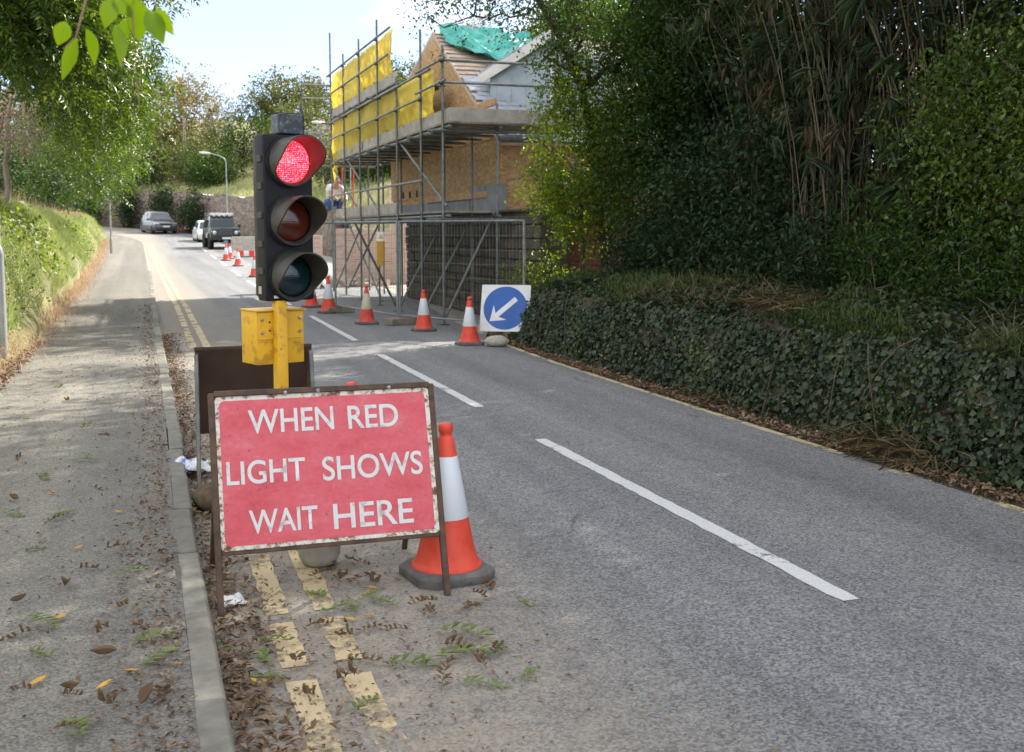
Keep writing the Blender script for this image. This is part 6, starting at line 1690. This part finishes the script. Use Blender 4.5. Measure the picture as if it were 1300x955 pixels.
# twig hanging close to the lens at the upper left
tw = thing('overhanging_twig', 'bright green leafy twig hanging at the upper left close by', 'twig', (0.0, 1.95, 2.575))
def to_l(x, y, z): return (x, y - 1.95, z - 2.6)
mb = MB(); mb.tube([to_l(-.30, 2.2, 3.2), to_l(-.12, 2.05, 2.6), to_l(0.0, 1.97, 2.2), to_l(.012, 1.95, 2.05), to_l(.016, 1.95, 1.93), to_l(.018, 1.95, 1.90)], [.006, .004, .003, .002, .0015, .001], 6)
mb.tube([to_l(-.02, 1.97, 2.25), to_l(-.06, 1.95, 2.06), to_l(-.075, 1.94, 2.005), to_l(-.095, 1.94, 1.985)], [.003, .002, .0015, .001], 6)
mb.tube([to_l(0.0, 1.97, 2.2), to_l(.04, 1.95, 2.09), to_l(.05, 1.95, 2.06)], [.003, .002, .001], 6)
mb.build('stem', noisy('twig_bark', (.16, .10, .05), (.26, .18, .10), .8), tw)
def big_leaf(base, tip, w, nr):
    base, tip, nr = Vector(base), Vector(tip), Vector(nr); d = tip - base; L = d.length * .85; d.normalize(); s = d.cross(nr).normalized(); nr = s.cross(d)
    V, F = [], []; st = [(0, .06), (.12, .55), (.3, .95), (.5, 1.0), (.7, .72), (.87, .36), (1, .03)]
    for t, ww in st:
        c = base + d * L * t - nr * L * .22 * t * t
        V += [c - s * w * ww * .5 + nr * w * ww * .16, c, c + s * w * ww * .5 + nr * w * ww * .16]
    for j in range(len(st) - 1):
        a = j * 3; F += [(a, a + 1, a + 4, a + 3), (a + 1, a + 2, a + 5, a + 4)]
    np_mesh('leaf', [v[:] for v in V], F, M['lf_twig'], tw, smooth=True)
M['lf_twig'] = leafmat('twig_leaf', [(.09, .17, .012), (.13, .23, .018), (.18, .28, .03)], rough=.4, trans=.55)
for b, t, w in (((-.075, 2.005), (-.098, 1.925), .032), ((-.06, 2.02), (-.03, 1.955), .032), ((-.015, 2.03), (.005, 1.955), .034), ((.012, 2.075), (.035, 1.995), .046), ((.035, 2.055), (.062, 1.995), .036), ((-.02, 2.07), (-.035, 2.015), .036), ((-.01, 2.08), (.01, 2.035), .036), ((-.09, 2.03), (-.11, 1.985), .036), ((.05, 2.06), (.075, 2.01), .034), ((.0, 2.04), (-.02, 1.985), .030)):
    big_leaf(to_l(b[0], 1.95, b[1]), to_l(t[0] + random.uniform(-.012, .012), 1.95 + random.uniform(-.03, .03), t[1]), w * random.uniform(.65, .95), (random.uniform(-1, 1), -1, random.uniform(0, 1.2)))

# ------------------------------------------------------------------ fallen leaves that can be told apart
def spray_mesh(seed, mat, curl=.0, pairs=6, L=.22, leaflet=.062):
    r = np.random.default_rng(seed); V, F = [], []
    def lf(b, d, l, w):
        b, d = Vector(b), Vector(d).normalized(); s = d.cross(Vector((0, 0, 1))).normalized(); k = len(V); up = Vector((0, 0, 1))
        z = curl * r.uniform(.3, 1.2)
        V.extend([b, b + d * l * .4 + s * w * .5 + up * (l * .10 + z * l * .5), b + d * l * .42 + up * l * .02, b + d * l * .4 - s * w * .5 + up * (l * .10 + z * l * .5), b + d * l * (1 - z * .3) + up * (l * (.06 + z * .5))])
        F.extend([(k, k + 1, k + 2), (k, k + 2, k + 3), (k + 1, k + 4, k + 2), (k + 2, k + 4, k + 3)])
    cv = r.uniform(-.5, .5)
    def rp(t): return Vector((L * t, L * cv * t * t * .5, .006 + .012 * math.sin(3 * t)))
    for j in range(pairs):
        t = (j + .8) / (pairs + .3)
        for s in (-1, 1):
            if r.random() < .08: continue
            a = s * R(58 + r.normal() * 12) + cv * t
            lf(rp(t), (math.cos(a), math.sin(a), 0), leaflet * (1.05 - .5 * abs(t - .45)) * r.uniform(.8, 1.15), leaflet * .34)
    lf(rp(1.0), (1, cv, 0), leaflet * .9, leaflet * .32)
    k = len(V)
    for t in np.linspace(0, 1, 5): p = rp(t); V.extend([p + Vector((0, .0016, 0)), p - Vector((0, .0016, 0)), p + Vector((0, 0, .003))])
    for j in range(4):
        for i in range(3): F.append((k + j * 3 + i, k + j * 3 + (i + 1) % 3, k + (j + 1) * 3 + (i + 1) % 3)); F.append((k + j * 3 + i, k + (j + 1) * 3 + (i + 1) % 3, k + (j + 1) * 3 + i))
    me = bpy.data.meshes.new('fallen_leaf'); me.from_pydata([v[:] for v in V], [], F); me.materials.append(mat); return me
def single_mesh(seed, mat, L=.07, w=.035, curl=.5):
    r = np.random.default_rng(seed); V, F = [], []
    st = [(0, .05), (.2, .7), (.45, 1), (.7, .75), (1, .04)]
    for t, ww in st:
        for s in (-1, -.5, 0, .5, 1):
            V.append((L * (t - .5), s * w * .5 * ww * (1 - curl * .3), .004 + abs(s) ** 1.5 * w * curl * ww * .5 + curl * L * .18 * (2 * t - 1) ** 2 + r.normal() * .0015))
    for j in range(4):
        for i in range(4): F.append((j * 5 + i, j * 5 + i + 1, (j + 1) * 5 + i + 1, (j + 1) * 5 + i))
    me = bpy.data.meshes.new('fallen_leaf'); me.from_pydata(V, [], F); me.materials.append(mat)
    me.polygons.foreach_set('use_smooth', [True] * len(me.polygons)); return me
GS = [spray_mesh(i, M['lf_fall_green'], (.1, .35, .2, .5, .15)[i % 5], (6, 4, 5, 3, 6)[i % 5], (.22, .15, .19, .12, .21)[i % 5], (.062, .055, .07, .06, .05)[i % 5]) for i in range(10)]
BS = [spray_mesh(20 + i, M['lf_fall_brown'], (.6, 1.1, .8, 1.4, .9)[i % 5], (5, 3, 4, 2, 5)[i % 5], (.16, .10, .12, .07, .14)[i % 5], (.05, .045, .055, .06, .04)[i % 5]) for i in range(10)]
YL = [single_mesh(i, M['lf_fall_yellow'], .075, .028, .4) for i in range(3)]
OL = [single_mesh(10 + i, M['lf_fall_orange'], .06, .032, .7) for i in range(3)]
BL = [single_mesh(30 + i, M['lf_fall_brown'], .10, .06, 1.1) for i in range(4)]
def drop(name, mesh, x, y, z, label, group, sc=1.0, rz=None, tilt_=.12):
    o = bpy.data.objects.new(name, mesh); COL.objects.link(o)
    o.location = (x, y, z); o.rotation_euler = (random.uniform(-tilt_, tilt_), random.uniform(-tilt_, tilt_), random.uniform(0, 6.28) if rz is None else rz); o.scale = (sc,) * 3
    tag(o, label, 'fallen leaf', group)
zp, zr = PAVE + .010, .006
G1 = 'green leaf sprays fallen on the road'; G2 = 'green leaf sprays fallen on the pavement'; G3 = 'brown leaf sprays fallen on the road'; G4 = 'brown leaf sprays fallen on the pavement'
drop('fallen_spray', GS[0], 0.98, 4.00, zr, 'largest fresh green leaf spray fallen on the road before the cone', None, 1.25, .1)
drop('fallen_spray', GS[1], 0.86, 4.05, zr, 'yellowish green leaf spray lying left of the largest fallen spray', None, 1.2, -.5)
drop('fallen_spray', GS[2], 1.13, 4.28, zr + .02, 'green leaf spray tangled with brown leaves before the cone', None, 1.05, -.4)
for x, y in ((.90, 4.78), (.79, 4.85), (.86, 4.62), (.72, 4.68), (1.05, 4.62), (.44, 4.15), (.42, 4.42), (.36, 4.30), (.50, 4.0), (1.62, 4.42), (1.38, 4.05), (1.1, 3.8), (.66, 3.65), (1.3, 3.7), (.93, 5.35)):
    drop('fallen_spray', GS[random.randrange(10)], x, y, zr + random.uniform(0, .01), 'green leaf spray fallen on the road near the red sign', G1, random.uniform(.6, .95))
for x, y in ((.98, 4.42), (1.05, 4.36), (1.18, 4.45), (1.12, 4.16), (1.3, 4.5), (1.42, 4.72), (1.25, 4.66), (.82, 4.35), (.68, 4.10), (.62, 4.5), (1.02, 4.95), (.95, 5.15), (1.05, 5.3), (.88, 5.25), (.75, 3.95), (1.35, 4.1), (1.22, 3.85), (1.5, 4.85), (.56, 3.8), (1.0, 3.7), (1.08, 5.1), (.55, 4.2), (.47, 4.55)):
    drop('fallen_spray', BS[random.randrange(10)], x, y, zr + random.uniform(0, .012), 'curled brown leaf spray fallen on the road near the red sign', G3, random.uniform(.7, 1.05), None, .25)
for x, y in ((-.05, 4.30), (-.02, 4.05), (-.32, 4.22), (-.44, 4.75), (-.62, 4.72), (-.95, 4.62), (-.55, 5.75), (-.72, 6.6), (-.35, 6.5), (-.1, 6.1), (-.85, 5.9), (-.6, 7.6), (-.25, 7.9), (-.95, 7.2), (-.4, 9.2), (-.9, 9.8), (-.15, 5.2), (-.55, 3.7), (-.2, 3.5), (-.75, 12)):
    drop('fallen_spray', GS[random.randrange(10)], x, y, zp, 'green leaf spray fallen on the pavement', G2, random.uniform(.6, .95))
for x, y in ((-.36, 3.95), (-.28, 3.88), (-.40, 4.55), (-.5, 4.5), (-.12, 4.5), (-.05, 4.75), (-.3, 5.35), (-.2, 5.6), (-.1, 3.7), (-.7, 5.2), (-.5, 6.2), (-.3, 7.1), (-.8, 8.3), (-.2, 8.8), (-.6, 10.8), (-1.0, 5.5), (-.3, 3.6), (.05, 3.85), (.02, 4.4), (-.65, 4.1)):
    drop('fallen_spray', BS[random.randrange(10)], x, y, zp, 'curled brown leaf spray fallen on the pavement', G4, random.uniform(.6, .9), None, .25)
for x, y in ((-.33, 4.68), (-.30, 5.72), (-.78, 5.45), (-.36, 4.02), (-.05, 4.02), (-.14, 3.92), (-.90, 4.72), (-.12, 6.4), (-.5, 7.0)):
    drop('fallen_leaf', YL[random.randrange(3)], x, y, zp, 'yellow leaf fallen on the pavement', 'yellow leaves on the pavement', random.uniform(.7, 1.15))
for x, y in ((.92, 4.58), (.97, 4.88), (1.0, 4.92), (.83, 4.56), (.38, 4.02), (.42, 4.0), (.34, 3.86), (.55, 3.9), (.9, 5.2), (.36, 4.18)):
    drop('fallen_leaf', (OL + YL)[random.randrange(6)], x, y, zr + .006, 'orange leaf fallen on the road near the kerb', 'orange leaves on the road', random.uniform(.7, 1.1))
for x, y in ((-.25, 3.92), (-.95, 4.58), (-1.05, 4.62), (-.98, 3.85), (-.33, 5.1), (-.7, 6.9), (-.5, 4.95), (-.15, 4.2), (.0, 3.75), (-.8, 5.0)):
    drop('fallen_leaf', BL[random.randrange(4)], x, y, zp + .003, 'large curled brown leaf on the pavement', 'large brown leaves on the pavement', random.uniform(.7, 1.15), None, .3)
